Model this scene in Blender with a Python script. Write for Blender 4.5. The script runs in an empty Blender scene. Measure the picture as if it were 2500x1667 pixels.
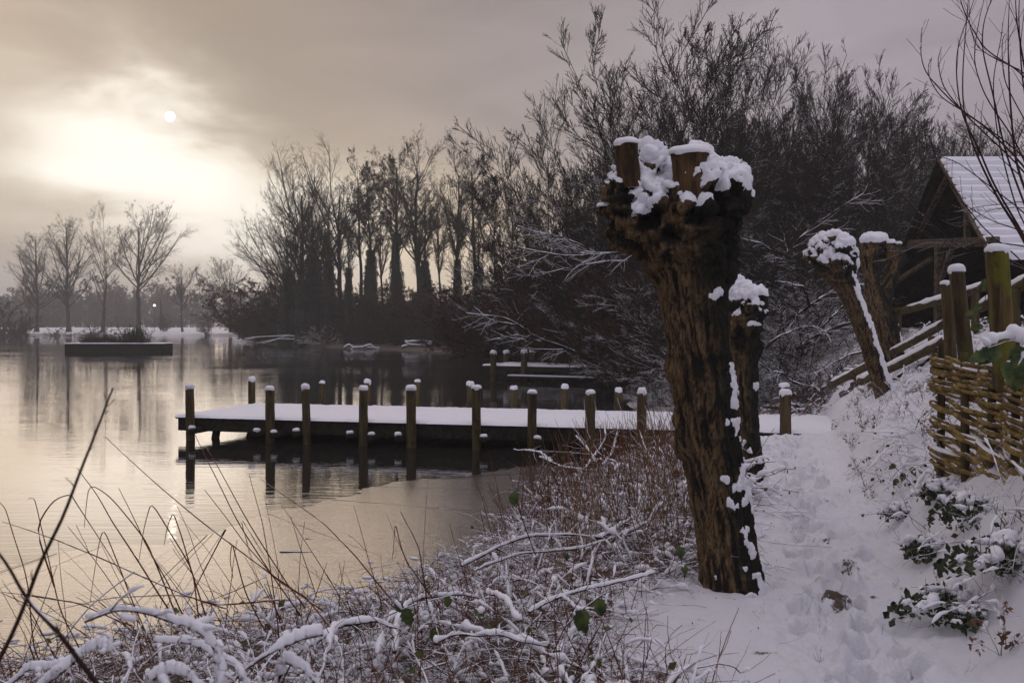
import bpy, bmesh, math, random
import numpy as np
from mathutils import Vector, Matrix

SC = bpy.context.scene
C = SC.collection
R_ = math.radians
K = 2500/2352.0            # photo overview units -> photo pixels
FPX = 2431.0               # focal length in photo pixels (35 mm lens)
CAMH = 2.2                 # camera height over the lake

# ------------------------------------------------------------------ camera
cd = bpy.data.cameras.new('camera'); cam = bpy.data.objects.new('camera', cd); C.objects.link(cam)
cd.lens = 35.0; cd.sensor_width = 36.0; cd.clip_start = 0.05; cd.clip_end = 5000
cam.location = (0, 0, CAMH)
cam.rotation_euler = (R_(90 - 0.94), 0, 0)
cd.dof.use_dof = True; cd.dof.focus_distance = 11.0; cd.dof.aperture_fstop = 7.1
SC.camera = cam

# ------------------------------------------------------------------ world: overcast winter dawn
SUN_AZ, SUN_EL = -18.9, 11.16
W = bpy.data.worlds.new("World"); SC.world = W; W.use_nodes = True
nt = W.node_tree; nt.nodes.clear()

class N:
    """tiny node helper"""
    def __init__(s, tree): s.t = tree
    def new(s, typ, **kw):
        n = s.t.nodes.new(typ)
        for k, v in kw.items(): setattr(n, k, v)
        return n
    def lk(s, a, b): s.t.links.new(a, b)
    def put(s, sock, v):
        if isinstance(v, bpy.types.NodeSocket): s.lk(v, sock)
        else: sock.default_value = v
    def m(s, op, a, b=None, c=None, clamp=False):
        n = s.new('ShaderNodeMath', operation=op); n.use_clamp = clamp
        s.put(n.inputs[0], a)
        if b is not None: s.put(n.inputs[1], b)
        if c is not None: s.put(n.inputs[2], c)
        return n.outputs[0]
    def vm(s, op, a, b=None, scale=None):
        n = s.new('ShaderNodeVectorMath', operation=op); s.put(n.inputs[0], a)
        if b is not None: s.put(n.inputs[1], b)
        if scale is not None: s.put(n.inputs[3], scale)
        return n.outputs[1] if op in ('DOT_PRODUCT', 'LENGTH') else n.outputs[0]
    def mix(s, f, a, b, blend='MIX'):
        n = s.new('ShaderNodeMix', data_type='RGBA', blend_type=blend)
        s.put(n.inputs[0], f); s.put(n.inputs[6], c4(a)); s.put(n.inputs[7], c4(b))
        return n.outputs[2]
    def noise(s, vec, scale, detail=4, rough=.55, dist=0.0, out=0, dim='3D'):
        n = s.new('ShaderNodeTexNoise', noise_dimensions=dim); s.put(n.inputs['Vector'], vec)
        n.inputs['Scale'].default_value = scale; n.inputs['Detail'].default_value = detail
        n.inputs['Roughness'].default_value = rough; n.inputs['Distortion'].default_value = dist
        return n.outputs[out]
    def ramp(s, f, lo, hi, smooth=True):
        n = s.new('ShaderNodeMapRange'); n.interpolation_type = 'SMOOTHSTEP' if smooth else 'LINEAR'
        s.put(n.inputs[0], f); s.put(n.inputs[1], lo); s.put(n.inputs[2], hi)
        return n.outputs[0]
    def mapping(s, vec, scale=(1,1,1), rot=(0,0,0), loc=(0,0,0)):
        n = s.new('ShaderNodeMapping'); s.put(n.inputs[0], vec)
        n.inputs['Scale'].default_value = scale; n.inputs['Rotation'].default_value = rot; n.inputs['Location'].default_value = loc
        return n.outputs[0]
def c4(c):
    if isinstance(c, bpy.types.NodeSocket): return c
    return (c[0], c[1], c[2], 1.0)

def srgb(r, g, b):
    f = lambda v: (v/255/12.92) if v/255 <= .04045 else ((v/255+.055)/1.055)**2.4
    return (f(r), f(g), f(b))

def build_world():
    g = N(nt)
    tc = g.new('ShaderNodeTexCoord'); d = g.vm('NORMALIZE', tc.outputs['Generated'])
    sp = g.new('ShaderNodeSeparateXYZ'); g.lk(d, sp.inputs[0])
    az = g.m('MULTIPLY', g.m('ARCTAN2', sp.outputs[0], sp.outputs[1]), 180/math.pi)
    el = g.m('MULTIPLY', g.m('ARCSINE', sp.outputs[2]), 180/math.pi)
    # cloud structure: stretched, turbulent
    n1 = g.noise(g.mapping(d, (1.0, 1.0, 2.4), rot=(0, R_(-25), 0)), 2.3, 6, .55, .5)
    n2 = g.noise(g.mapping(d, (1.2, 1.2, 4.2), rot=(0, R_(-32), 0), loc=(3, 1, 2)), 4.5, 7, .55, .6)
    w1 = g.m('MULTIPLY', g.m('SUBTRACT', n1, .5), 22.0)
    w2 = g.m('MULTIPLY', g.m('SUBTRACT', n2, .5), 9.0)
    azw = g.m('ADD', az, w1); elw = g.m('ADD', g.m('ADD', el, w2), g.m('MULTIPLY', w1, .15))
    def gauss(a0, e0, sa, se, a=azw, e=elw, tilt=0.0, p=1.0):
        da = g.m('SUBTRACT', a, a0); de = g.m('SUBTRACT', e, e0)
        if tilt:
            de = g.m('ADD', de, g.m('MULTIPLY', da, tilt))
        q = g.m('ADD', g.m('POWER', g.m('ABSOLUTE', g.m('DIVIDE', da, sa)), 2.0), g.m('POWER', g.m('ABSOLUTE', g.m('DIVIDE', de, se)), 2.0))
        if p != 1.0: q = g.m('POWER', q, p)
        return g.m('EXPONENT', g.m('MULTIPLY', q, -1.0))
    side = g.ramp(az, -24.0, 24.0)
    base = g.mix(side, srgb(150, 134, 121), srgb(162, 152, 160))
    # clear air above the clouds
    sky = g.new('ShaderNodeTexSky'); sky.sky_type = 'NISHITA'; sky.sun_disc = False
    sky.sun_elevation = R_(SUN_EL); sky.sun_rotation = R_(SUN_AZ)
    base = g.mix(.05, base, g.vm('SCALE', sky.outputs[0], scale=.10))
    # behind the camera and overhead: cooler and brighter cloud
    back = g.ramp(sp.outputs[1], .55, -.5)
    base = g.mix(back, base, (.40, .385, .46))
    up = g.ramp(el, 25.0, 70.0)
    base = g.mix(up, base, (.84, .80, .89))
    streak = g.m('ADD', .50, g.m('MULTIPLY', g.m('ADD', n2, g.m('MULTIPLY', n1, .6)), .62))
    base = g.vm('SCALE', base, scale=streak)
    # darker cloud band above and right of the glow
    band = gauss(-13.5, 12.5, 9.0, 2.6, tilt=.45)
    base = g.mix(g.m('MULTIPLY', band, .55), base, srgb(130, 116, 104))
    # broad warm field to the left
    fld = gauss(-30, 9.0, 15.0, 7.5)
    base = g.mix(g.m('MULTIPLY', fld, .75), base, srgb(224, 206, 184))
    fld1 = gauss(-34, 15.0, 10.0, 6.0)
    base = g.mix(g.m('MULTIPLY', fld1, .35), base, srgb(214, 182, 152))
    # low yellow light behind the wood
    low = gauss(-7.5, 3.6, 10.5, 4.2, a=az, e=el)
    base = g.mix(g.m('MULTIPLY', low, .95), base, (1.08, .84, .50))
    # horizon grey mist on the left and all round
    hz = gauss(-27.0, 0.4, 15.0, 3.6, a=az, e=el)
    base = g.mix(g.m('MULTIPLY', hz, .88), base, srgb(172, 164, 158))
    # the bright hole in the clouds
    core = gauss(-18.9, 7.9, 7.4, 3.4, tilt=.26, p=1.7)
    halo = gauss(-20.3, 7.6, 13.0, 5.2, tilt=.20)
    base = g.mix(g.m('MULTIPLY', halo, .8), base, srgb(255, 243, 224))
    base = g.mix(core, base, (1.45, 1.34, 1.18))
    # sun disc, seen dimly through thin cloud
    sdir = Vector((math.sin(R_(SUN_AZ))*math.cos(R_(SUN_EL)), math.cos(R_(SUN_AZ))*math.cos(R_(SUN_EL)), math.sin(R_(SUN_EL))))
    dd = g.vm('DOT_PRODUCT', d, tuple(sdir))
    disc = g.ramp(dd, math.cos(R_(.27)), math.cos(R_(.225)))
    aur = g.ramp(dd, math.cos(R_(2.2)), 1.0)
    base = g.mix(g.m('MULTIPLY', aur, .22), base, (.9, .82, .7))
    base = g.mix(disc, base, (9.0, 8.4, 7.2))
    bg = g.new('ShaderNodeBackground'); g.lk(base, bg.inputs[0]); bg.inputs[1].default_value = 1.0
    out = g.new('ShaderNodeOutputWorld'); g.lk(bg.outputs[0], out.inputs[0])
    return sdir
SUNDIR = build_world()
sl = bpy.data.lights.new('sun', 'SUN'); sl.energy = 0.26; sl.angle = R_(28); sl.color = (1.0, .80, .58)
so = bpy.data.objects.new('sun', sl); C.objects.link(so)
so.rotation_euler = (-SUNDIR).to_track_quat('-Z', 'Y').to_euler()

SC.view_settings.view_transform = 'Standard'; SC.view_settings.look = 'None'
SC.view_settings.exposure = 0.0; SC.view_settings.gamma = 1.0
SC.cycles.max_bounces = 6; SC.cycles.diffuse_bounces = 3; SC.cycles.glossy_bounces = 3
SC.cycles.volume_bounces = 1; SC.cycles.transparent_max_bounces = 6
SC.cycles.caustics_reflective = False; SC.cycles.caustics_refractive = False

# ------------------------------------------------------------------ numpy helpers
def rng(s): return np.random.default_rng(s)
def _h(ix, iy, iz, s):
    h = (ix.astype(np.int64)*374761393 + iy.astype(np.int64)*668265263 + iz.astype(np.int64)*2147483647 + s*974634777) & 0xffffffff
    h = ((h ^ (h >> 13))*1274126177) & 0xffffffff
    h = ((h ^ (h >> 16))*2246822519) & 0xffffffff
    return ((h ^ (h >> 15)) & 0xffff)/65535.0
def vnoise(p, scale=1.0, seed=0):
    """value noise in [-1,1], p (N,3)"""
    q = p*scale + 1000.37
    i = np.floor(q).astype(np.int64); f = q-i; f = f*f*f*(f*(f*6-15)+10)
    r = 0
    for dx in (0, 1):
        wx = f[:, 0] if dx else 1-f[:, 0]
        for dy in (0, 1):
            wy = f[:, 1] if dy else 1-f[:, 1]
            for dz in (0, 1):
                wz = f[:, 2] if dz else 1-f[:, 2]
                r = r + wx*wy*wz*_h(i[:, 0]+dx, i[:, 1]+dy, i[:, 2]+dz, seed)
    return r*2-1
def fbm(p, scale=1.0, oct=4, seed=0, gain=.5):
    r = 0; a = 1.0; t = 0
    for o in range(oct):
        r = r + a*vnoise(p, scale*2**o, seed+o*17); t += a; a *= gain
    return r/t
def sstep(x, a, b):
    t = np.clip((x-a)/(b-a), 0, 1); return t*t*(3-2*t)
def nrm(v): return v/np.maximum(np.linalg.norm(v, axis=-1, keepdims=True), 1e-9)
def D(dx, dy, Y):
    """world point at depth Y seen at overview coordinates (dx, dy)"""
    return np.array([(dx*K-1250)/FPX*Y, Y, CAMH-(dy*K-793.5)/FPX*Y])
def DX(dx, Y): return (dx*K-1250)/FPX*Y

def mesh_from(name, V, F, mat, parent=None, smooth=True, attrs=None):
    """V (n,3); F (m,3|4) int array or list of such arrays"""
    if not isinstance(F, (list, tuple)): F = [F]
    F = [f for f in F if len(f)]
    me = bpy.data.meshes.new(name)
    me.vertices.add(len(V)); me.vertices.foreach_set('co', np.ascontiguousarray(V, dtype=np.float32).ravel())
    nl = sum(f.size for f in F); npoly = sum(len(f) for f in F)
    me.loops.add(nl); me.loops.foreach_set('vertex_index', np.concatenate([f.ravel() for f in F]).astype(np.int32))
    tot = np.concatenate([np.full(len(f), f.shape[1]) for f in F]).astype(np.int32)
    st = np.concatenate([[0], np.cumsum(tot)[:-1]]).astype(np.int32)
    me.polygons.add(npoly); me.polygons.foreach_set('loop_start', st); me.polygons.foreach_set('loop_total', tot)
    me.polygons.foreach_set('use_smooth', np.full(npoly, smooth))
    me.update(calc_edges=True)
    if attrs:
        for k, a in attrs.items():
            at = me.attributes.new(k, 'FLOAT', 'POINT'); at.data.foreach_set('value', np.ascontiguousarray(a, dtype=np.float32))
    me.materials.append(mat)
    o = bpy.data.objects.new(name, me); C.objects.link(o)
    if parent is not None: o.parent = parent
    return o

def thing(name, label, cat, loc=(0, 0, 0), group=None, kind=None):
    o = bpy.data.objects.new(name, None); C.objects.link(o); o.location = loc
    return tag(o, label, cat, group, kind)
def tag(o, label=None, cat=None, group=None, kind=None):
    if label: o['label'] = label
    if cat: o['category'] = cat
    if group: o['group'] = group
    if kind: o['kind'] = kind
    return o
def copy_tree(o, label=None, parent=None, loc=None, rz=None, sc=None, group=None):
    c = o.copy(); C.objects.link(c)
    if parent is not None: c.parent = parent
    if label: c['label'] = label
    if group: c['group'] = group
    if loc is not None: c.location = loc
    if rz is not None: c.rotation_euler = (0, 0, rz)
    if sc is not None: c.scale = sc if hasattr(sc, '__len__') else (sc, sc, sc)
    for ch in list(o.children): copy_tree(ch, parent=c)
    return c
def rebase(root, loc):
    """children meshes were built in world space: move their data so that root sits at loc"""
    root.location = loc
    L = np.array(loc)
    def rec(o):
        for ch in o.children:
            if ch.type == 'MESH': ch.data.transform(Matrix.Translation(Vector(-L)))
            rec(ch)
    rec(root)

class Tubes:
    """batches polylines into one mesh of tubes"""
    def __init__(s): s.b = []; s.quads = []
    def add(s, P, R, k=4, cap=False):
        P = np.asarray(P, float); R = np.asarray(R, float)
        if P.ndim == 2: P = P[None]
        if R.ndim == 0: R = np.full(P.shape[:2], float(R))
        if R.ndim == 1: R = np.broadcast_to(R[None] if R.shape[0] == P.shape[1] else R[:, None], P.shape[:2])
        s.b.append((P, R, k, cap)); return s
    def arrays(s):
        Vs = []; Fq = []; Ft = []; off = 0
        for P, R, k, cap in s.b:
            M, n, _ = P.shape
            if M == 0: continue
            T = np.gradient(P, axis=1); T = nrm(T)
            ov = nrm(P[:, -1]-P[:, 0] + 1e-6)
            ref = np.where(np.abs(ov[:, 2:3]) > .8, np.array([[1., .13, 0]]), np.array([[0, 0, 1.]]))
            X = nrm(np.cross(T, ref[:, None, :])); Y = np.cross(X, T)
            a = np.arange(k)*2*math.pi/k + math.pi/2
            V = P[:, :, None, :] + R[:, :, None, None]*(np.cos(a)[None, None, :, None]*X[:, :, None, :] + np.sin(a)[None, None, :, None]*Y[:, :, None, :])
            Vs.append(V.reshape(-1, 3))
            m = np.arange(M)[:, None, None]*n*k; i = np.arange(n-1)[None, :, None]*k; j = np.arange(k)[None, None, :]; j2 = (j+1) % k
            q = np.stack([m+i+j, m+i+j2, m+i+k+j2, m+i+k+j], -1).reshape(-1, 4) + off
            Fq.append(q)
            cnt = M*n*k
            if cap:
                for e, rv in ((0, True), (n-1, False)):
                    Vs.append(P[:, e]); cidx = off+cnt+np.arange(M)
                    rr = np.arange(M)[:, None]*n*k + e*k + np.arange(k)[None]
                    a1 = rr+off; a2 = np.roll(rr, -1, axis=1)+off; cc = np.broadcast_to(cidx[:, None], a1.shape)
                    t = np.stack([a2, a1, cc] if rv else [a1, a2, cc], -1).reshape(-1, 3)
                    Ft.append(t); cnt += M
            off += cnt
        for V, Q in s.quads:
            Vs.append(V); Fq.append(Q+off) if Q.shape[1] == 4 else Ft.append(Q+off); off += len(V)
        if not Vs: return np.array([[0, 0, -9.], [0, .001, -9], [.001, 0, -9]]), [np.array([[0, 1, 2]])]
        return np.concatenate(Vs), [np.concatenate(Fq) if Fq else np.zeros((0, 4), int)] + ([np.concatenate(Ft)] if Ft else [])
    def build(s, name, mat, parent=None, smooth=True):
        V, F = s.arrays(); return mesh_from(name, V, F, mat, parent, smooth)
    def leaves(s, P, size, r, asp=.55, droop=0.0, flat=None):
        """one bent quad leaf at each point"""
        n = len(P)
        a = nrm(r.normal(size=(n, 3)) + np.array([0, 0, -droop])); b = nrm(np.cross(a, r.normal(size=(n, 3))))
        sz = size*r.uniform(.55, 1.25, (n, 1))
        V = np.stack([P, P+a*sz*.5+b*sz*asp*.5, P+a*sz, P+a*sz*.5-b*sz*asp*.5], 1).reshape(-1, 3)
        Q = np.arange(n*4).reshape(-1, 4)
        s.quads.append((V, Q)); return s

def grow(P, R, n, t0, t1, lf, ang, up, wig, ns, rf, r, rtip=.35, lslope=.5, gdir=None):
    """n children on every parent polyline"""
    M, NN, _ = P.shape
    idx = np.repeat(np.arange(M), n); m = len(idx)
    t = r.uniform(t0, t1, m); f = t*(NN-1); i = np.minimum(f.astype(int), NN-2); a = (f-i)[:, None]
    S = P[idx, i]*(1-a)+P[idx, i+1]*a; T = nrm(P[idx, i+1]-P[idx, i])
    r0 = (R[idx, i]*(1-a[:, 0])+R[idx, i+1]*a[:, 0])*rf
    L0 = np.linalg.norm(np.diff(P, axis=1), axis=2).sum(1)
    L = L0[idx]*lf*r.uniform(.6, 1.2, m)*(1-lslope*t)
    v = r.normal(size=(m, 3)); v = nrm(v-(v*T).sum(1, keepdims=True)*T)
    an = R_(ang)*r.uniform(.6, 1.35, (m, 1)) if np.isscalar(ang) else R_(1)*r.uniform(ang[0], ang[1], (m, 1))
    d = np.cos(an)*T+np.sin(an)*v
    pts = [S]; p = S
    for k in range(ns):
        d = d + np.array([0, 0, up/ns]) + wig*r.normal(size=(m, 3))
        if gdir is not None: d = d + np.asarray(gdir)/ns
        d = nrm(d); p = p + d*(L/ns)[:, None]; pts.append(p)
    Pn = np.stack(pts, 1)
    tt = np.linspace(0, 1, ns+1)[None]
    Rn = r0[:, None]*(1-(1-rtip)*tt)
    return Pn, Rn
# ------------------------------------------------------------------ materials
def new_mat(name):
    m = bpy.data.materials.new(name); m.use_nodes = True; m.node_tree.nodes.clear()
    g = N(m.node_tree); out = g.new('ShaderNodeOutputMaterial'); pb = g.new('ShaderNodeBsdfPrincipled')
    g.lk(pb.outputs[0], out.inputs[0]); return m, g, pb, out
SNOWC = (.84, .83, .89)
def snow_mat(name='snow', bump=.35, scale=38.0, mud=False):
    m, g, pb, out = new_mat(name)
    tc = g.new('ShaderNodeNewGeometry'); pos = tc.outputs['Position']
    n1 = g.noise(pos, 2.2, 5, .6); n2 = g.noise(pos, scale, 6, .7); n3 = g.noise(pos, scale*7, 3, .7)
    col = g.mix(n1, (.82, .81, .875), (.89, .88, .92))
    if mud:
        at = g.new('ShaderNodeAttribute', attribute_name='mud')
        mn = g.noise(pos, 26, 6, .75)
        f = g.ramp(g.m('ADD', at.outputs['Fac'], g.m('MULTIPLY', g.m('SUBTRACT', mn, .5), 1.7)), .46, .66)
        mc = g.mix(g.noise(pos, 60, 4), (.055, .04, .028), (.17, .13, .10))
        col = g.mix(f, col, mc)
    g.lk(col, pb.inputs['Base Color']); pb.inputs['Roughness'].default_value = .62
    pb.inputs['Specular IOR Level'].default_value = .25
    h = g.m('ADD', g.m('MULTIPLY', n2, .75), g.m('MULTIPLY', n3, .25))
    b = g.new('ShaderNodeBump'); b.inputs['Strength'].default_value = bump; b.inputs['Distance'].default_value = (.034 if mud else .02)
    g.lk(h, b.inputs['Height']); g.lk(b.outputs[0], pb.inputs['Normal'])
    return m
def bark_mat(name, c1, c2, snow=0.0, sc=8.0, stretch=.18, bump=.5, dist=.02, moss=None, snow_t=.45, snow_noise=9.0, rough=.85):
    """two-tone bark; snow > 0 lets snow lie on upward-facing sides"""
    m, g, pb, out = new_mat(name)
    ge = g.new('ShaderNodeNewGeometry'); pos = ge.outputs['Position']
    st = g.mapping(pos, (1, 1, stretch))
    n1 = g.noise(st, sc, 7, .65, .4); n2 = g.noise(pos, sc*.35, 4, .6)
    f = g.ramp(n1, .36, .66)
    col = g.mix(f, c1, c2)
    if moss is not None:
        col = g.mix(g.m('MULTIPLY', g.ramp(n2, .48, .62), .8), col, moss)
    if snow > 0:
        sp = g.new('ShaderNodeSeparateXYZ'); g.lk(ge.outputs['Normal'], sp.inputs[0])
        nn = g.noise(pos, snow_noise, 3, .6)
        a = g.m('ADD', sp.outputs[2], g.m('MULTIPLY', g.m('SUBTRACT', nn, .5), 2.4*(1.02-snow*.5)))
        sf = g.ramp(a, snow_t+.35*(1-snow), snow_t+.12+.35*(1-snow))
        col = g.mix(sf, col, SNOWC)
    g.lk(col, pb.inputs['Base Color']); pb.inputs['Roughness'].default_value = rough
    pb.inputs['Specular IOR Level'].default_value = .2
    if bump > 0:
        b = g.new('ShaderNodeBump'); b.inputs['Strength'].default_value = bump; b.inputs['Distance'].default_value = dist
        g.lk(n1, b.inputs['Height']); g.lk(b.outputs[0], pb.inputs['Normal'])
    return m
def leaf_mat(name, c1, c2, sc=3.0, rough=.6, trans=.2):
    m, g, pb, out = new_mat(name)
    ge = g.new('ShaderNodeNewGeometry')
    col = g.mix(g.ramp(g.noise(ge.outputs['Position'], sc, 4, .6), .35, .65), c1, c2)
    g.lk(col, pb.inputs['Base Color']); pb.inputs['Roughness'].default_value = rough
    pb.inputs['Specular IOR Level'].default_value = .3
    if trans > 0:
        tr = g.new('ShaderNodeBsdfTranslucent'); g.lk(col, tr.inputs[0])
        mx = g.new('ShaderNodeMixShader'); mx.inputs[0].default_value = trans
        g.lk(pb.outputs[0], mx.inputs[1]); g.lk(tr.outputs[0], mx.inputs[2]); g.lk(mx.outputs[0], out.inputs[0])
    return m
M_SNOW = snow_mat('snow', .3, 45.0)
M_GROUND = snow_mat('snow_ground', 1.0, 20.0, mud=True)
M_BARK = bark_mat('willow_bark', (.018, .012, .007), (.125, .082, .040), sc=13, stretch=.13, bump=.9, dist=.03)
def trunk_mat(name):
    m, g, pb, out = new_mat(name)
    ge = g.new('ShaderNodeNewGeometry'); pos = ge.outputs['Position']
    gr = g.new('ShaderNodeAttribute', attribute_name='ridge').outputs['Fac']; hd = g.new('ShaderNodeAttribute', attribute_name='head').outputs['Fac']
    n1 = g.noise(g.mapping(pos, (1, 1, .26)), 38, 7, .7, .3); n2 = g.noise(pos, 5, 4, .6); n3 = g.noise(pos, 60, 4, .6)
    f = g.ramp(g.m('ADD', gr, g.m('MULTIPLY', g.m('SUBTRACT', n1, .5), 1.6)), .20, .82)
    lit = g.mix(n2, (.145, .092, .044), (.26, .170, .084))
    col = g.mix(f, (.016, .012, .009), g.mix(g.ramp(n1, .35, .65), (.070, .044, .021), lit))
    sp = g.new('ShaderNodeSeparateXYZ'); g.lk(ge.outputs['Normal'], sp.inputs[0])
    at = g.new('ShaderNodeAttribute', attribute_name='moss_shade').outputs['Fac']
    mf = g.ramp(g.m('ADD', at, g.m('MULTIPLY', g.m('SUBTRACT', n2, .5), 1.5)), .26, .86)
    col = g.mix(g.m('MULTIPLY', mf, .93), col, g.mix(g.ramp(n3, .4, .7), (.004, .006, .006), (.018, .021, .013)))  # black-green moss, with the shade of the right side painted into it
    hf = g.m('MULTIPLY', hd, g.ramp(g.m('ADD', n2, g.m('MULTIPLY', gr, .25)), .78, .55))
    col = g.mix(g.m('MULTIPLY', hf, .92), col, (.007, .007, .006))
    g.lk(col, pb.inputs['Base Color']); pb.inputs['Roughness'].default_value = .8; pb.inputs['Specular IOR Level'].default_value = .2
    b = g.new('ShaderNodeBump'); b.inputs['Strength'].default_value = 1.0; b.inputs['Distance'].default_value = .02
    g.lk(g.m('ADD', n1, g.m('MULTIPLY', n3, .4)), b.inputs['Height']); g.lk(b.outputs[0], pb.inputs['Normal'])
    return m
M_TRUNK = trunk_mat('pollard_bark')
M_STUB = bark_mat('stub_bark', (.022, .013, .008), (.115, .066, .028), sc=16, stretch=.2, bump=.9)
M_CUT = bark_mat('cut_wood', (.16, .08, .03), (.30, .16, .07), sc=20, stretch=1, bump=.3)
M_POST = bark_mat('post_wood', (.030, .020, .012), (.115, .078, .038), sc=16, stretch=.09, bump=.7, dist=.015, moss=(.075, .070, .020))
M_POSTG = bark_mat('mossy_post_wood', (.035, .025, .012), (.15, .10, .035), sc=14, stretch=.09, bump=.8, dist=.02, moss=(.12, .125, .012))
M_DARKWOOD = bark_mat('dark_wet_wood', (.008, .007, .006), (.035, .028, .022), sc=10, stretch=1, bump=.5, moss=(.030, .030, .014))
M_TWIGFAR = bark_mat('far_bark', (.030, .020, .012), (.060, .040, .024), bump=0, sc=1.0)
M_TREE = bark_mat('wood_tree_bark', (.008, .006, .004), (.026, .018, .012), snow=.0, bump=0, sc=2.0, snow_noise=1.5)
M_WILLOW = bark_mat('willow_twigs', (.009, .006, .005), (.030, .018, .012), snow=.05, bump=0, sc=3.0, snow_noise=1.6, snow_t=.55)
M_LOWTW = bark_mat('low_twigs', (.012, .009, .007), (.038, .022, .016), snow=.40, bump=0, sc=3.0, snow_noise=2.2, snow_t=.55)
M_THICK = bark_mat('thicket_twigs', (.020, .011, .008), (.060, .026, .018), snow=.0, bump=0, sc=2.0, snow_noise=2.0)
M_BRUSH = bark_mat('brush_stems', (.020, .009, .006), (.085, .036, .018), snow=.95, bump=0, sc=9.0, snow_noise=14.0, snow_t=.25)
M_REED = bark_mat('reed_stems', (.060, .018, .010), (.20, .075, .030), snow=.05, bump=0, sc=5.0, snow_noise=12)
M_REEDL = bark_mat('pale_reed_stems', (.11, .055, .025), (.26, .15, .07), snow=.1, bump=0, sc=5.0, snow_noise=12)
M_SHOOT = bark_mat('willow_shoots', (.018, .010, .012), (.070, .028, .018), snow=.12, bump=0, sc=3.0)
M_ROD = bark_mat('hazel_rods', (.10, .065, .020), (.34, .235, .075), snow=.25, sc=11, stretch=1, bump=.6, dist=.008, moss=(.12, .07, .03), snow_t=.72, snow_noise=9)
M_DEAD = leaf_mat('dead_leaves', (.022, .011, .008), (.070, .030, .020))
M_REDLEAF = leaf_mat('red_dead_leaves', (.045, .014, .010), (.11, .038, .026))
M_BROWNLEAF = leaf_mat('brown_dead_leaves', (.09, .035, .018), (.20, .085, .04), sc=9)
M_IVY = leaf_mat('ivy_leaves', (.006, .011, .007), (.020, .030, .016), trans=.05)
M_GREEN = leaf_mat('green_leaves', (.022, .045, .016), (.10, .13, .03), sc=14, trans=.15, rough=.45)

def water_mat():
    m, g, pb, out = new_mat('lake_water')
    ge = g.new('ShaderNodeNewGeometry'); pos = ge.outputs['Position']
    a = g.noise(g.mapping(pos, (.55, 2.6, 1), rot=(0, 0, R_(6))), 2.6, 3, .55, .3)
    b_ = g.noise(g.mapping(pos, (.6, 1.5, 1), rot=(0, 0, R_(-9))), .55, 3, .5)
    gate = g.ramp(g.noise(g.mapping(pos, (.5, 1.2, 1)), .12, 3, .5), .35, .7)
    hh = g.m('ADD', g.m('MULTIPLY', g.m('MULTIPLY', a, g.m('ADD', .35, gate)), .0042), g.m('MULTIPLY', b_, .0055))
    bp = g.new('ShaderNodeBump'); bp.inputs['Strength'].default_value = 1.0; bp.inputs['Distance'].default_value = 1.0
    g.lk(hh, bp.inputs['Height'])
    gl = g.new('ShaderNodeBsdfGlossy'); gl.inputs['Roughness'].default_value = .02; gl.inputs['Color'].default_value = (.93, .92, .93, 1)
    df = g.new('ShaderNodeBsdfDiffuse'); df.inputs['Color'].default_value = (.018, .016, .014, 1)
    fr = g.new('ShaderNodeFresnel'); fr.inputs['IOR'].default_value = 1.47
    for n in (gl, fr): g.lk(bp.outputs[0], n.inputs['Normal'])
    mx = g.new('ShaderNodeMixShader'); g.lk(fr.outputs[0], mx.inputs[0]); g.lk(df.outputs[0], mx.inputs[1]); g.lk(gl.outputs[0], mx.inputs[2])
    m.node_tree.nodes.remove(pb); g.lk(mx.outputs[0], out.inputs[0]); return m
def ice_mat():
    m, g, pb, out = new_mat('lake_ice')
    ge = g.new('ShaderNodeNewGeometry'); pos = ge.outputs['Position']
    n1 = g.noise(pos, 1.1, 5, .6); n2 = g.noise(pos, 30, 4, .6); n3 = g.noise(g.mapping(pos, (1, 1.6, 1)), 5.0, 6, .65, .8)
    bp = g.new('ShaderNodeBump'); bp.inputs['Strength'].default_value = .22; bp.inputs['Distance'].default_value = .01
    g.lk(g.m('ADD', n2, g.m('MULTIPLY', n3, 1.5)), bp.inputs['Height'])
    gl = g.new('ShaderNodeBsdfGlossy'); gl.inputs['Color'].default_value = (.86, .84, .84, 1)
    g.lk(g.m('ADD', .07, g.m('MULTIPLY', n1, .16)), gl.inputs['Roughness'])
    df = g.new('ShaderNodeBsdfDiffuse')
    g.lk(g.mix(g.ramp(n3, .35, .75), (.05, .042, .038), (.13, .112, .105)), df.inputs['Color'])
    fr = g.new('ShaderNodeFresnel'); fr.inputs['IOR'].default_value = 2.0
    for n in (gl, fr): g.lk(bp.outputs[0], n.inputs['Normal'])
    mx = g.new('ShaderNodeMixShader'); g.lk(g.m('MULTIPLY', fr.outputs[0], 1.25, clamp=True), mx.inputs[0]); g.lk(df.outputs[0], mx.inputs[1]); g.lk(gl.outputs[0], mx.inputs[2])
    m.node_tree.nodes.remove(pb); g.lk(mx.outputs[0], out.inputs[0]); return m
M_WATER = water_mat(); M_ICE = ice_mat()

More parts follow.
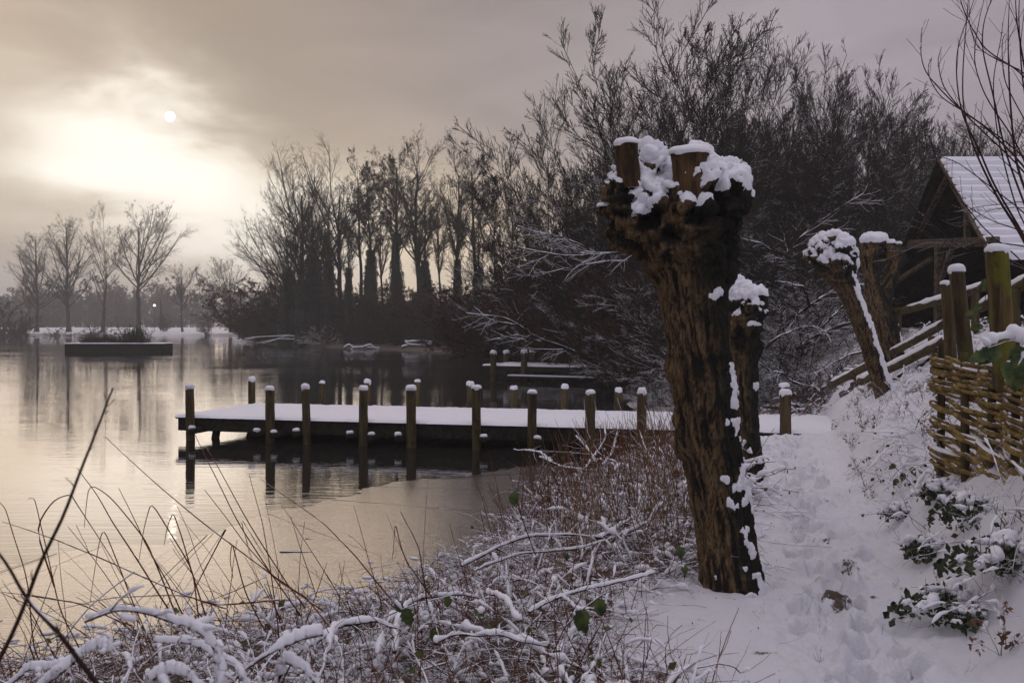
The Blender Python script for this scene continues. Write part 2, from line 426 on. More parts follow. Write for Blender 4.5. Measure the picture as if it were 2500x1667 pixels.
# ------------------------------------------------------------------ terrain
SHORE = np.array([(-60,-30),(-30,-6),(-12,1.2),(-6,3.9),(-3.8,5.2),(-2.2,6.4),(-.95,7.1),(-.35,8.5),(.05,10.2),(.5,12.4),(1.2,14.2),(2.1,15.7),(3.0,16.6),(4.3,19.2),(4.2,21),(3.2,24),(3.2,28),(5.5,34),(8,42),(7,55),(2,68),(-6,82),(-14,93),(-24,106),(-32,120),(-38,145),(-41,200),(-48,212),(-80,215),(-150,212),(-300,190),(-600,100),(-2000,400),(-2000,3000),(3000,3000),(3000,-300),(-60,-300)], float)
def seg_dist(x, y, poly, closed=False):
    d = np.full(x.shape, 1e9); n = len(poly)
    for i in range(n if closed else n-1):
        a = poly[i]; b = poly[(i+1) % n]; ab = b-a
        t = np.clip(((x-a[0])*ab[0]+(y-a[1])*ab[1])/(ab@ab), 0, 1)
        d = np.minimum(d, np.hypot(x-a[0]-t*ab[0], y-a[1]-t*ab[1]))
    return d
def inside(x, y, poly):
    c = np.zeros(x.shape, bool); n = len(poly)
    for i in range(n):
        x0, y0 = poly[i]; x1, y1 = poly[(i+1) % n]
        if y0 == y1: continue
        c ^= ((y0 > y) != (y1 > y)) & (x < (x1-x0)*(y-y0)/(y1-y0)+x0)
    return c
PATH = np.array([(.9,-4),(1.25,1),(1.7,4.5),(1.98,6),(2.75,9),(3.6,12.8),(4.5,16),(5.5,20),(7,30),(9.5,45),(14,70)], float)
def path_x(y): return np.interp(y, PATH[:, 1], PATH[:, 0])
def path_slope(y): return (path_x(y+.3)-path_x(y-.3))/.6
_r = rng(5)
PRINTS = []
for yy in np.arange(2.9, 15.5, .31):
    for k in range(2):
        s = -1 if (int(yy/.31)+k) % 2 else 1
        PRINTS.append((float(path_x(yy))+s*.11+_r.normal()*.10, yy+_r.uniform(-.15, .15), math.atan(float(path_slope(yy)))+_r.normal()*.22, _r.uniform(.6, 1.25)))
def brushmask(x, y, sd):
    lat = x-path_x(y)
    b = sstep(-lat, .55, .95)*sstep(sd, -.1, .3)
    # clean snow apron around the big pollard and down to the corner
    ap = 1-sstep(np.hypot((x-1.35)/1.0, (y-5.6)/1.5), .55, .95)
    return b*(1-ap)*(y < 22)
def ground(x, y, detail=True):
    x = np.asarray(x, float); y = np.asarray(y, float)
    shp = x.shape; x = x.ravel(); y = y.ravel()
    sd = seg_dist(x, y, SHORE); ins = inside(x, y, SHORE); sd = np.where(ins, sd, -sd)
    lat = (x-path_x(y))
    far = sstep(y, 24, 45)
    zn = .5*sstep(sd, -.25, 1.7) - .02
    zf = .18*sstep(sd, -.2, 1)+np.clip(.045*sd, 0, 1.25)
    latn = lat + .16*fbm(np.stack([x, y, 0*x], 1), .9, 3, 61)
    bt = np.clip((latn-.44)/2.35, 0, 1)
    bank = 1.58*(bt**.85)*sstep(bt, 0, .22)
    zb = bank*(y < 200)*np.where(sd > 0, 1, 0)*sstep(sd, .4, 2.5)*(1-far)
    z = np.where(sd > -.3, zn*(1-far)+zf*far + zb, -.15-.25*np.clip(-sd-.3, 0, 4))
    z = np.where(sd <= -.3, np.minimum(z, -.1), z)
    if detail:
        P = np.stack([x, y, np.zeros_like(x)], 1)
        # hollow under the landward end of the jetty
        rx = x+6.5; ry = y-19.2; ss_ = rx*.9682-ry*.2504; ww_ = rx*.2504+ry*.9682
        car = sstep(ww_, -.32, -.12)*(1-sstep(ww_, 3.1, 3.3))*(1-sstep(ss_, 12.0, 12.3))*(ss_ > 0)
        z = np.where(car > 0, z*(1-car)+np.minimum(z, .12)*car, z)
        near = (y < 60) & (y > -8) & (sd > -1)
        if near.any():
            p = P[near]; s_ = sd[near]; l = lat[near]; yy = y[near]
            bm = brushmask(p[:, 0], yy, s_)
            rb = sstep(l, .45, 1.2)
            d = .030*fbm(p, 1.1, 3, 3)+.020*fbm(p, 4.0, 3, 9)+.022*fbm(p, 10.0, 3, 19)
            d += bm*(.13*np.abs(fbm(p, 2.1, 3, 21))+.09*fbm(p, 6.0, 3, 33)+.035*fbm(p, 15, 2, 5))
            d += rb*(.13*fbm(p, 1.9, 3, 41)+.11*np.abs(fbm(p, 5.0, 3, 43))+.055*np.abs(fbm(p, 12, 3, 44)))
            # trodden path
            tr = np.exp(-((l)/.5)**2)
            d -= tr*.045
            d += tr*(.10*fbm(p, 4.2, 3, 77)+.15*np.abs(fbm(p, 7, 3, 78))-.03)*(yy < 20)
            d *= sstep(s_, -.2, .4)*.85+.15
            z[near] += d
            fp = np.zeros(len(p))
            for (px, py, an, dp) in PRINTS:
                w = (np.abs(p[:, 0]-px) < .4) & (np.abs(p[:, 1]-py) < .4)
                if not w.any(): continue
                dx = p[w, 0]-px; dy = p[w, 1]-py
                u = dx*math.cos(an)-dy*math.sin(an); v = dx*math.sin(an)+dy*math.cos(an)
                q = np.sqrt((u/.062)**2+(v/.15)**2)
                fp[w] += dp*(-.09*(1-sstep(q, .75, 1.1)) + .016*np.exp(-((q-1.4)/.3)**2))
            z[near] += np.clip(fp, -.14, .05)
    return z.reshape(shp), sd.reshape(shp)
def gz(x, y, detail=True): return float(ground(np.array([x]), np.array([y]), detail)[0][0])

def make_ground():
    def axis(segs):
        a = [segs[0][0]]
        for (s, e, st) in segs:
            n = max(1, int(round((e-s)/st))); a += list(np.linspace(s, e, n+1)[1:])
        return np.array(a)
    xs = axis([(-3000,-300,300),(-300,-60,16),(-60,-12,3),(-12,-6,.4),(-6,-3,.09),(-3,-.5,.04),(-.5,4.2,.022),(4.2,7,.05),(7,14,.25),(14,40,2),(40,300,20),(300,3000,300)])
    ys = axis([(-300,-10,30),(-10,2,.5),(2,3.4,.06),(3.4,7,.022),(7,10,.03),(10,16,.05),(16,24,.12),(24,60,1.0),(60,240,3),(240,600,30),(600,3000,300)])
    X, Y = np.meshgrid(xs, ys)
    Z, sd = ground(X, Y)
    # far hills of low ground stay flat
    V = np.stack([X, Y, Z], -1).reshape(-1, 3)
    nx = len(xs); ny = len(ys)
    i = (np.arange(ny-1)[:, None]*nx+np.arange(nx-1)[None]).ravel()
    F = np.stack([i, i+1, i+nx+1, i+nx], 1)
    mud = np.zeros(len(V))
    for (dx_, dy_, rx, ry, a) in [(1918,1365,.11,.17,1.0),(1935,1385,.07,.12,.9),(1760,1520,.10,.06,.75),(1945,1298,.14,.14,.72),(2010,1360,.05,.05,.8),(1870,1270,.08,.08,.7),(1900,1240,.06,.09,.7),(1850,1180,.06,.08,.65),(1955,1420,.09,.06,.8),(1900,1450,.12,.05,.65),(1880,1120,.05,.07,.6),(1838,1318,.1,.08,.5)]:
        Yd = (CAMH-.44)*FPX/(dy_*K-793.5); xx = DX(dx_, Yd)
        mud = np.maximum(mud, a*np.exp(-(((V[:, 0]-xx)/rx)**2+((V[:, 1]-Yd)/ry)**2)))
    # bare earth under the steep edges near shore
    bmk = brushmask(V[:, 0], V[:, 1], sd.ravel()); lit = np.zeros(len(V)); w = bmk > .05
    lit[w] = bmk[w]*(.74+.55*fbm(V[w], 3.0, 3, 91))
    lt = V[:, 0]-path_x(V[:, 1]); w2 = (lt > .7) & (V[:, 1] < 30) & (V[:, 1] > 1)
    lit[w2] = np.maximum(lit[w2], sstep(lt[w2], .7, 1.6)*(.26+.85*fbm(V[w2], 1.8, 3, 92)))
    w3 = (V[:, 1] > 19.5) & (V[:, 1] < 75) & (np.abs(V[:, 0]) < 40); lit[w3] = .62+.4*fbm(V[w3], .8, 3, 93)
    w4 = (V[:, 1] > 75) & (V[:, 1] < 150) & (V[:, 0] > -45); lit[w4] = .8
    w5 = (V[:, 1] > 200) & (V[:, 1] < 222) & (V[:, 0] < -30); lit[w5] = np.maximum(lit[w5], .62+.5*fbm(V[w5], .12, 3, 94))
    mud = np.maximum(mud, lit)
    o = mesh_from('ground', V, F, M_GROUND, attrs={'mud': mud*.95})
    o['kind'] = 'structure'; return o
make_ground()
wv = np.array([(-3000,-300,0),(3000,-300,0),(3000,3000,0),(-3000,3000,0)], float)
o = mesh_from('water', wv, np.array([[0,1,2,3]]), M_WATER); o['kind'] = 'structure'

def make_ice():
    edge = [D(1090,1092,1),D(1000,1097,1),(0),(0)]
    pts = [(1180,1075),(1060,1097),(960,1102),(850,1117),(770,1142),(700,1165),(630,1180),(560,1192),(520,1205),(440,1235),(330,1252),(200,1262),(0,1300),(-200,1340)]
    out = []
    for (a, b) in zip(pts[:-1], pts[1:]):
        for t in np.linspace(0, 1, 30, endpoint=False):
            dx_ = a[0]+(b[0]-a[0])*t; dy_ = a[1]+(b[1]-a[1])*t
            Y_ = CAMH*FPX/(dy_*K-793.5); out.append((DX(dx_, Y_), Y_))
    E = np.array(out); q = np.c_[E, np.zeros(len(E))]
    E = E+np.c_[fbm(q, 1.6, 5, 8, .65), fbm(q, 1.6, 5, 18, .65)]*.34
    # strip to the land side
    back = np.array([(3.0, 16.4)]+[(2.3, 15.0), (1.7, 13.0), (1.1, 11.0), (.5, 8.0), (-1, 6.6), (-2.6, 5.4), (-4, 4.4), (-6, 3.2), (-12, .5)], float)
    tb = np.linspace(0, 1, len(back)); te = np.linspace(0, 1, len(E))
    B = np.c_[np.interp(te, tb, back[:, 0]), np.interp(te, tb, back[:, 1])]
    n = len(E); V = np.r_[np.c_[E, np.full(n, .006)], np.c_[B, np.full(n, .006)]]
    i = np.arange(n-1); F = np.stack([i, i+n, i+n+1, i+1], 1)
    # ensure upward normals
    a, b, c = V[F[5][0]], V[F[5][1]], V[F[5][2]]
    if np.cross(b-a, c-a)[2] < 0: F = F[:, ::-1]
    o = mesh_from('ice', V, F, M_ICE, smooth=False); o['kind'] = 'structure'
make_ice()
# ------------------------------------------------------------------ remeshed solids with a snow coat
def solid(balls, cones, voxel):
    """balls: (p, (rx,ry,rz)); cones: (p0, p1, r0, r1). Returns welded verts, tri/quads of their union"""
    bm = bmesh.new()
    for p, r in balls:
        r = r if hasattr(r, '__len__') else (r, r, r)
        bmesh.ops.create_icosphere(bm, subdivisions=3, radius=1.0, matrix=Matrix.Translation(Vector(p)) @ Matrix.Diagonal((*r, 1)))
    for p0, p1, r0, r1 in cones:
        p0 = Vector(p0); p1 = Vector(p1); d = p1-p0; L = d.length
        Mx = Matrix.Translation((p0+p1)/2) @ d.to_track_quat('Z', 'Y').to_matrix().to_4x4()
        bmesh.ops.create_cone(bm, cap_ends=True, segments=28, radius1=r0, radius2=r1, depth=L, matrix=Mx)
    me = bpy.data.meshes.new('tmp'); bm.to_mesh(me); bm.free()
    ob = bpy.data.objects.new('tmp', me); C.objects.link(ob)
    md = ob.modifiers.new('r', 'REMESH'); md.mode = 'VOXEL'; md.voxel_size = voxel
    sm = ob.modifiers.new('s', 'SMOOTH'); sm.iterations = 3; sm.factor = .5
    dg = bpy.context.evaluated_depsgraph_get(); ev = ob.evaluated_get(dg); m2 = ev.to_mesh()
    V = np.empty(len(m2.vertices)*3, np.float32); m2.vertices.foreach_get('co', V); V = V.reshape(-1, 3).astype(float)
    m2.calc_loop_triangles()
    lt = np.empty(len(m2.loop_triangles)*3, np.int32); m2.loop_triangles.foreach_get('vertices', lt); F = lt.reshape(-1, 3).astype(int)
    ev.to_mesh_clear(); bpy.data.objects.remove(ob); bpy.data.meshes.remove(me)
    return V, F
def vnormals(V, F):
    n = np.cross(V[F[:, 1]]-V[F[:, 0]], V[F[:, 2]]-V[F[:, 0]]); o = np.zeros_like(V)
    for k in range(3): np.add.at(o, F[:, k], n)
    return nrm(o)
def blur(val, F, it):
    e = np.concatenate([F[:, [0, 1]], F[:, [1, 2]], F[:, [2, 0]]]); e = np.concatenate([e, e[:, ::-1]])
    cnt = np.bincount(e[:, 0], minlength=len(val)).astype(float)
    for _ in range(it):
        val = .5*val+.5*np.bincount(e[:, 0], weights=val[e[:, 1]], minlength=len(val))/np.maximum(cnt, 1)
    return val
def snow_coat(name, V, F, mask, thick, parent, seed=0, it=4, upw=.45):
    """lifts the masked part of a surface into a lumpy coat"""
    n = vnormals(V, F)
    m = blur(mask.astype(float), F, it)
    lump = .8+.45*fbm(V, 6.0, 2, seed)+.12*fbm(V, 24, 2, seed+3)
    n = nrm(np.stack([blur(n[:, q], F, 6) for q in range(3)], 1))
    t = thick*np.sqrt(np.clip((m-.38)/.62, 0, 1))*lump
    t = t*(.45+.55*np.clip(n[:, 2]*1.6, 0, 1)); t = np.where(m > .38, t, -.004)
    d = nrm(n*(1-upw)+np.array([0, 0, upw])*1.0)
    V2 = V+d*t[:, None]
    keep = (m[F] > .22).any(1)
    F2 = F[keep]
    if not len(F2): return None
    used = np.unique(F2); mp = np.full(len(V), -1); mp[used] = np.arange(len(used))
    Vn = V2[used]; Fn = mp[F2]
    lab = np.arange(len(Vn))                       # connected patches
    while True:
        l0 = lab.copy()
        for _ in range(20):
            mn = lab[Fn].min(1)
            for q in range(3): np.minimum.at(lab, Fn[:, q], mn)
            lab = lab[lab]
        if (l0 == lab).all(): break
    ids, cnt = np.unique(lab[Fn[:, 0]], return_counts=True)
    for k in ids[np.argsort(-cnt)][:26]:
        fs = Fn[lab[Fn[:, 0]] == k]
        if len(fs) < 60: continue
        us = np.unique(fs); mq = np.full(len(Vn), -1); mq[us] = np.arange(len(us)); mesh_from('snow_patch', Vn[us], mq[fs], M_SNOW, parent)

def trunk_noise(V, cx, cy, seed, ridge=.016, burl=.02, headz=1e9, fr=(13, 3.0), tw=1.2):
    """vertical bark ridges round an axis below headz, burls above"""
    dx = V[:, 0]-np.interp(V[:, 2], cx[0], cx[1]); dy = V[:, 1]-np.interp(V[:, 2], cy[0], cy[1])
    a = np.arctan2(dy, dx) + tw*V[:, 2]*.25
    w = .12*fbm(V, 3.0, 2, seed+5)
    q = np.c_[np.cos(a+w)*fr[0]*.5, np.sin(a+w)*fr[0]*.5, V[:, 2]*fr[1]]
    r1 = 1-np.abs(fbm(q, 1.0, 3, seed))*3.2; r2 = 1-np.abs(fbm(q*np.array([1, 1, 1.4]), 2.6, 3, seed+7))*3.2
    rd = ridge*(.75*r1+.5*r2)-ridge*.75
    bl = burl*(1.1-np.abs(fbm(V, 7.5, 3, seed+11))*4.5) + burl*.55*(1-np.abs(fbm(V, 20, 3, seed+13))*4)
    h = sstep(V[:, 2]+.12*fbm(V, 4, 2, seed), headz-.62, headz-.02)
    rv = np.clip((.75*r1+.5*r2)*.55+.35, 0, 1)*(1-h)+np.clip(.45+.5*(1.1-np.abs(fbm(V, 7.5, 3, seed+11))*4.5), 0, 1)*h
    return rd*(1-.8*h)+bl*(.12+.88*h), rv, h

def pollard(label, unit_Y, spine, balls, cones, stubs, voxel, headz, snowfn, seed, ridge=.016, burl=.02, group='pollard willows', loc=None, thick=.035, name='pollard_willow', cutmat=None, fr=(13, 3.0), knuckles=None):
    """spine: (dx, dy, r_units, depth offset) in overview units at depth unit_Y"""
    u = K/FPX*unit_Y
    P = [D(a, b, unit_Y)+np.array([0, e, 0]) for (a, b, r_, e) in spine]; Rr = [r_*u for (_, _, r_, _) in spine]
    cn = [(P[i], P[i+1], Rr[i], Rr[i+1]) for i in range(len(P)-1)]
    bl = [(P[i], Rr[i]*.97) for i in range(1, len(P)-1)]
    for (a, b, e, r_) in balls:
        rr = tuple(q*u for q in r_) if hasattr(r_, '__len__') else r_*u
        bl.append((D(a, b, unit_Y)+np.array([0, e, 0]), rr))
    for (a, b, e, a2, b2, e2, r0, r1) in cones:
        cn.append((D(a, b, unit_Y)+np.array([0, e, 0]), D(a2, b2, unit_Y)+np.array([0, e2, 0]), r0*u, r1*u))
    if knuckles:
        kr = rng(seed+99)
        for (a, b, ra, rb, nn, s0, s1) in knuckles:
            for _ in range(nn):
                v = nrm(kr.normal(size=3)); v[2] = v[2] if v[2] > -.7 else -v[2]
                q = D(a, b, unit_Y)+v*np.array([ra, ra*.95, rb])*u*kr.uniform(.9, 1.04); s = kr.uniform(s0, s1)*u
                if unit_Y < 8 and v[1] < -.5 and v[2] > .2 and kr.random() < .5: continue
                bl.append((q, (s*kr.uniform(.8, 1.2), s*kr.uniform(.8, 1.2), s*kr.uniform(.7, 1.3))))
    V, F = solid(bl, cn, voxel)
    zz = np.array([p[2] for p in P]); o_ = np.argsort(zz)
    n = vnormals(V, F)
    dn, rv, hd = trunk_noise(V, (zz[o_], np.array([p[0] for p in P])[o_]), (zz[o_], np.array([p[1] for p in P])[o_]), seed, ridge, burl, headz, fr)
    V2 = V+n*dn[:, None]
    base = P[0]
    root = thing(name, label, 'tree', group=group)
    ns0 = np.stack([blur(n[:, q], F, 25) for q in range(3)], 1)
    mesh_from('trunk', V2, F, M_TRUNK, root, attrs={'ridge': rv, 'head': hd, 'moss_shade': .5+.95*(ns0[:, 0]*.8-ns0[:, 1]*.05-.08)})  # mask for moss and painted shade on the right-facing side
    n2 = vnormals(V2, F); ns = vnormals(V, F)
    mask = snowfn(V2, n2*.5+ns*.5)
    snow_coat('snow_cover', V2, F, mask, thick, root, seed)
    for (a, b, e, a2, b2, e2, r0, r1, cap) in stubs:
        p0 = D(a, b, unit_Y)+np.array([0, e, 0]); p1 = D(a2, b2, unit_Y)+np.array([0, e2, 0])
        Vs, Fs = stub_mesh(p0, p1, r0*u, r1*u, seed+int(a))
        s = mesh_from('cut_branch', Vs, Fs, M_STUB, root)
        if cap > 0: snow_cap(p1, r1*u*1.04, cap*u, s, seed+int(b))
    rebase(root, (base[0], base[1], base[2]))
    return root
def stub_mesh(p0, p1, r0, r1, seed, nu=36, nv=22):
    p0 = np.array(p0); p1 = np.array(p1); t = np.linspace(0, 1, nv); a = np.arange(nu)*2*math.pi/nu
    T = nrm(p1-p0); X = nrm(np.cross(T, [0.3, 1, .1])); Y = np.cross(X, T)
    A, Tt = np.meshgrid(a, t)
    q = np.c_[np.cos(A.ravel())*1.6, np.sin(A.ravel())*1.6, Tt.ravel()*1.2+seed]
    rr = (r0+(r1-r0)*Tt.ravel())*(1+.12*fbm(q, 1.0, 3, seed)-.14*np.abs(fbm(q, 3.5, 3, seed+1)))
    P = p0+(p1-p0)*Tt.ravel()[:, None]+rr[:, None]*(np.cos(A.ravel())[:, None]*X+np.sin(A.ravel())[:, None]*Y)
    i = (np.arange(nv-1)[:, None]*nu+np.arange(nu)[None]).ravel(); j = (np.arange(nv-1)[:, None]*nu+(np.arange(nu)+1)[None] % nu).ravel()
    F = np.stack([i, j, j+nu, i+nu], 1)
    V = np.r_[P, [p1+T*.004]]; k = (nv-1)*nu; c = len(P)
    F3 = np.stack([k+np.arange(nu), k+(np.arange(nu)+1) % nu, np.full(nu, c)], 1)
    return V, [F, F3]
def snow_cap(p, r, h, parent, seed, over=.18, name='snow_cap'):
    """rounded lump of snow sitting on a flat top"""
    nu, nv = 28, 12
    a = np.arange(nu)*2*math.pi/nu; t = np.linspace(0, 1, nv)
    prof_r = np.concatenate([[.93], np.cos(t*math.pi/2)**.55])*r*(1+over*.55); prof_z = np.concatenate([[-.16], np.sin(t*math.pi/2)**.9])*h
    Vs = []
    for k in range(len(prof_r)):
        Vs.append(np.c_[np.cos(a)*prof_r[k], np.sin(a)*prof_r[k], np.full(nu, prof_z[k])])
    V = np.concatenate(Vs)
    nz = fbm(np.c_[V/r*1.1+seed*3.1], 1.0, 3, seed)
    V[:, :2] *= (1+.14*nz)[:, None]; V[:, 2] *= 1+.25*nz
    # drips down the rim
    dr = sstep(fbm(np.c_[np.tile(np.cos(a), len(prof_r))*2, np.tile(np.sin(a), len(prof_r))*2, np.full(len(V), seed*1.7)], 1, 2, seed), .05, .6)
    V[:nu, 2] -= dr[:nu]*h*.55
    V += np.array(p)
    m = len(prof_r); i = (np.arange(m-1)[:, None]*nu+np.arange(nu)[None]).ravel(); j = (np.arange(m-1)[:, None]*nu+(np.arange(nu)+1)[None] % nu).ravel()
    return mesh_from(name, V, np.stack([i, j, j+nu, i+nu], 1), M_SNOW, parent)

# ---- the big pollard by the path
def snow_main(V, n):
    z = V[:, 2]
    top = (n[:, 2]+.45*fbm(V, 6, 3, 4) > .52) & (z > 2.95)
    xc = .80+(z-2.88)*.5; wd = .075+.09*sstep(z, 2.95, 3.25)
    top |= (n[:, 2]+.4*fbm(V, 9, 3, 6) > -.12) & (z > 2.88) & (np.abs(V[:, 0]-xc) < wd) & (V[:, 1] < 6.65)
    top |= (n[:, 2]+.5*fbm(V, 9, 3, 6) > .10) & (z > 3.07+.05*fbm(V, 8, 2, 2)) & (V[:, 0] > 1.14)
    # wind-blown patches on the side that faces the path
    sx = n[:, 0]*.75+(-n[:, 1])*.42
    pn = .8*fbm(V, 7, 3, 14)+.7*fbm(V, 17, 2, 15)
    side = (sx*.7+pn*1.7 > 1.02-.42*sstep(z, 1.25, .75)) & (z < 1.25) & (sx > .30)
    side |= (sx+pn*.9 > .98) & (z > 1.55) & (z < 1.95) & (sx > .45)
    side |= (sx+pn > 1.35) & (z < 3.0)
    return top | side
sp_main = [(1682,1362,80,0),(1681,1325,73,0),(1673,1262,67,0),(1664,1200,66,0),(1645,1100,67,0),(1628,1000,71,0),(1618,900,74,0),(1603,800,70,0),(1595,700,76,0),(1590,645,84,0),(1584,600,98,0),(1574,555,116,0),(1568,528,122,0),(1562,520,112,0)]
pollard('largest pollard willow beside the path, with a knobbly snow-capped head taller than everything near it', 6.6, sp_main,
    [(1455,440,0,(56,60,62)),(1470,500,-.05,(66,70,60)),(1665,450,0,(46,60,58)),(1620,470,-.08,(80,80,70)),(1545,500,-.06,(95,90,80)),(1490,380,.05,(36,40,44)),(1520,430,.12,(60,60,50)),(1650,404,.02,(42,46,34)),
     (1688,425,-.02,(24,36,30)),(1612,384,.06,(26,30,44)),(1535,470,.06,(50,60,40)),(1408,488,0,(26,30,26)),(1440,530,0,(44,44,44)),(1566,1010,-.02,(18,34,50)),(1560,960,0,(16,30,40)),(1540,845,0,(14,26,34)),
     (1556,650,-.03,(50,60,60)),(1640,600,-.02,(50,60,90)),(1560,720,-.12,(26,30,40)),(1705,1325,.0,(52,60,46)),(1650,1345,-.02,(40,50,30)),(1428,470,-.12,(38,46,60)),(1660,445,-.12,(38,48,56)),(1590,440,-.16,(60,60,50))],
    [],
    [(1440,440,-.17,1430,343,-.19,28,26,13),(1572,480,-.22,1569,368,-.24,44,41,17),(1412,490,-.06,1388,478,-.08,24,19,9),(1516,490,-.30,1504,474,-.34,13,12,0),(1487,404,-.06,1487,383,-.1,15,14,0),(1638,420,-.18,1634,398,-.2,17,16,15),(1610,390,-.02,1611,350,-.02,16,15,14)],
    .0105, 2.95, snow_main, 3, ridge=.0145, burl=.036, thick=.04, knuckles=[(1550, 502, 126, 74, 46, 11, 24), (1575, 575, 106, 60, 18, 9, 18)])

# ---- the shorter pollard just behind it
def snow_top(z0, nt=.35, seed=0, side=None):
    def f(V, n):
        m = (n[:, 2]+.5*fbm(V, 7, 3, seed) > nt) & (V[:, 2] > z0)
        if side is not None: m |= side(V, n)
        return m
    return f
pollard('short thick pollard willow standing close behind the largest pollard, snow piled on its head', 10.5,
    [(1716,1130,50,0),(1714,1080,44,0),(1708,1000,38,0),(1704,900,36,0),(1704,800,37,0),(1706,745,44,0),(1708,700,46,0),(1709,690,40,0)],
    [(1680,690,0,(22,26,24)),(1700,672,0,(24,28,26)),(1730,690,0,(30,30,26)),(1742,720,-.03,(16,20,18)),(1738,790,-.02,(12,20,40)),(1722,866,0,(22,26,40))], [],
    [(1690,690,-.06,1688,668,-.06,10,9,7),(1735,690,-.06,1738,676,-.06,11,10,9)],
    .013, 2.2, snow_top(2.2, .28, 3, lambda V, n: (n[:, 0]*.8-n[:, 1]*.3+fbm(V, 6, 3, 9) > 1.0) & (V[:, 2] < 1.6)), 8, ridge=.016, burl=.026, thick=.05, knuckles=[(1710, 700, 46, 32, 22, 6, 12)])

# ---- leaning pollard
pollard('slim pollard willow leaning left over the path, with one clenched snowy head', 14.0,
    [(2066,1000,25,0),(2050,960,23,0),(2030,900,21,0),(2008,830,20,0),(1985,760,20,0),(1962,700,21,0),(1940,655,24,0),(1922,620,34,0),(1912,596,40,0),(1910,580,36,0)],
    [(1885,575,0,(24,28,24)),(1912,562,.05,(30,30,26)),(1940,590,0,(24,28,30)),(1872,585,-.05,(16,18,16)),(1925,570,-.1,(26,26,24)),(1893,605,-.08,(24,26,20)),(1950,612,0,(16,18,20))], [],
    [(1890,570,-.05,1882,548,-.05,8,7,5),(1925,560,-.02,1930,540,-.02,8,7,5),(1878,590,-.1,1862,590,-.14,9,8,3),(1908,556,-.08,1905,538,-.1,8,7,4)],
    .016, 3.15, snow_top(3.0, .15, 5, lambda V, n: (n[:, 0]*.72+n[:, 2]*.5-n[:, 1]*.15+.5*fbm(V, 8, 3, 9) > .60)), 15, ridge=.014, burl=.03, thick=.05, knuckles=[(1912, 582, 50, 36, 34, 6, 12)])
# ---- forked pollard behind
pollard('forked pollard willow with two snowy heads in front of the open shed', 17.0,
    [(2048,835,34,0),(2040,790,30,0),(2028,730,30,0),(2014,700,27,0),(2003,655,18,0),(1998,610,17,0),(1997,585,20,0),(1998,568,18,0)],
    [(1998,560,0,(24,24,20)),(2018,556,0,(18,20,18)),(2052,582,0,(24,26,20)),(2066,596,0,(16,18,16)),(2044,568,0,(18,18,14)),(1985,590,0,(14,16,30))],
    [(2024,718,0,2042,655,0,19,14),(2042,655,0,2058,598,0,14,17)],
    [(1998,556,-.05,1993,540,-.05,8,7,5),(2056,575,-.05,2060,560,-.05,8,7,5)],
    .02, 4.2, snow_top(3.6, .18, 7, lambda V, n: (n[:, 0]+.6*fbm(V, 7, 3, 9) > .92) & (V[:, 2] < 3.0)), 25, ridge=.014, burl=.03, thick=.055, knuckles=[(2003, 572, 28, 22, 14, 5, 10), (2055, 588, 26, 22, 14, 5, 10)])

# ------------------------------------------------------------------ posts
def post_geo(p0, p1, r0, r1, seed, mat, parent, name='post'):
    V, F = stub_mesh(p0, p1, r0, r1, seed, 20, 26)
    return mesh_from(name, V, F, mat, parent)
def box_arr(c, ax, ay, az, h):
    """box centre c, unit axes, half sizes"""
    c = np.array(c); s = np.array([[i, j, k] for i in (-1, 1) for j in (-1, 1) for k in (-1, 1)])
    V = c+s[:, :1]*h[0]*np.array(ax)+s[:, 1:2]*h[1]*np.array(ay)+s[:, 2:]*h[2]*np.array(az)
    F = np.array([[0,1,3,2],[4,6,7,5],[0,4,5,1],[2,3,7,6],[0,2,6,4],[1,5,7,3]])
    return V, F
def beam(name, p0, p1, w, h, mat, parent, up=(0, 0, 1), seed=0, segs=14):
    """squared timber with slightly uneven edges"""
    p0 = np.array(p0, float); p1 = np.array(p1, float); T = nrm(p1-p0); X = nrm(np.cross(T, up)); Y = np.cross(X, T)
    t = np.linspace(0, 1, segs); c = .12*min(w, h)
    prof = np.array([(-w/2+c, -h/2), (w/2-c, -h/2), (w/2, -h/2+c), (w/2, h/2-c), (w/2-c, h/2), (-w/2+c, h/2), (-w/2, h/2-c), (-w/2, -h/2+c)])
    k = 8; V = []
    for q in t:
        pp = p0+(p1-p0)*q; V.append(pp+prof[:, :1]*X+prof[:, 1:]*Y)
    V = np.concatenate(V); V += .05*min(w, h)*np.c_[fbm(V+seed, 3, 3, 1), fbm(V+seed, 3, 3, 2), fbm(V+seed, 3, 3, 3)]
    i = (np.arange(segs-1)[:, None]*k+np.arange(k)[None]).ravel(); j = (np.arange(segs-1)[:, None]*k+(np.arange(k)+1)[None] % k).ravel()
    F = np.stack([i, j, j+k, i+k], 1); e = np.array([np.arange(k)[::-1], np.arange(k)+(segs-1)*k])
    return mesh_from(name, V, [F, e], mat, parent, smooth=False)
def log(name, pts, r, mat, parent, seed=0, k=14, sub=10):
    pts = np.array(pts, float); n = len(pts)
    tt = np.linspace(0, n-1, (n-1)*sub+1); P = np.stack([np.interp(tt, np.arange(n), pts[:, i]) for i in range(3)], 1)
    Rr = np.interp(tt, np.arange(n), np.broadcast_to(r, n)) if hasattr(r, '__len__') else np.full(len(P), float(r))
    Rr = Rr*(1+.10*fbm(P+seed, 3, 3, seed))
    tb = Tubes().add(P, Rr[None], k, cap=True); V, F = tb.arrays(); V = V+.06*np.mean(Rr)*np.c_[fbm(V, 9, 2, 1), fbm(V, 9, 2, 2), fbm(V, 9, 2, 3)]
    return mesh_from(name, V, F, mat, parent), P, Rr
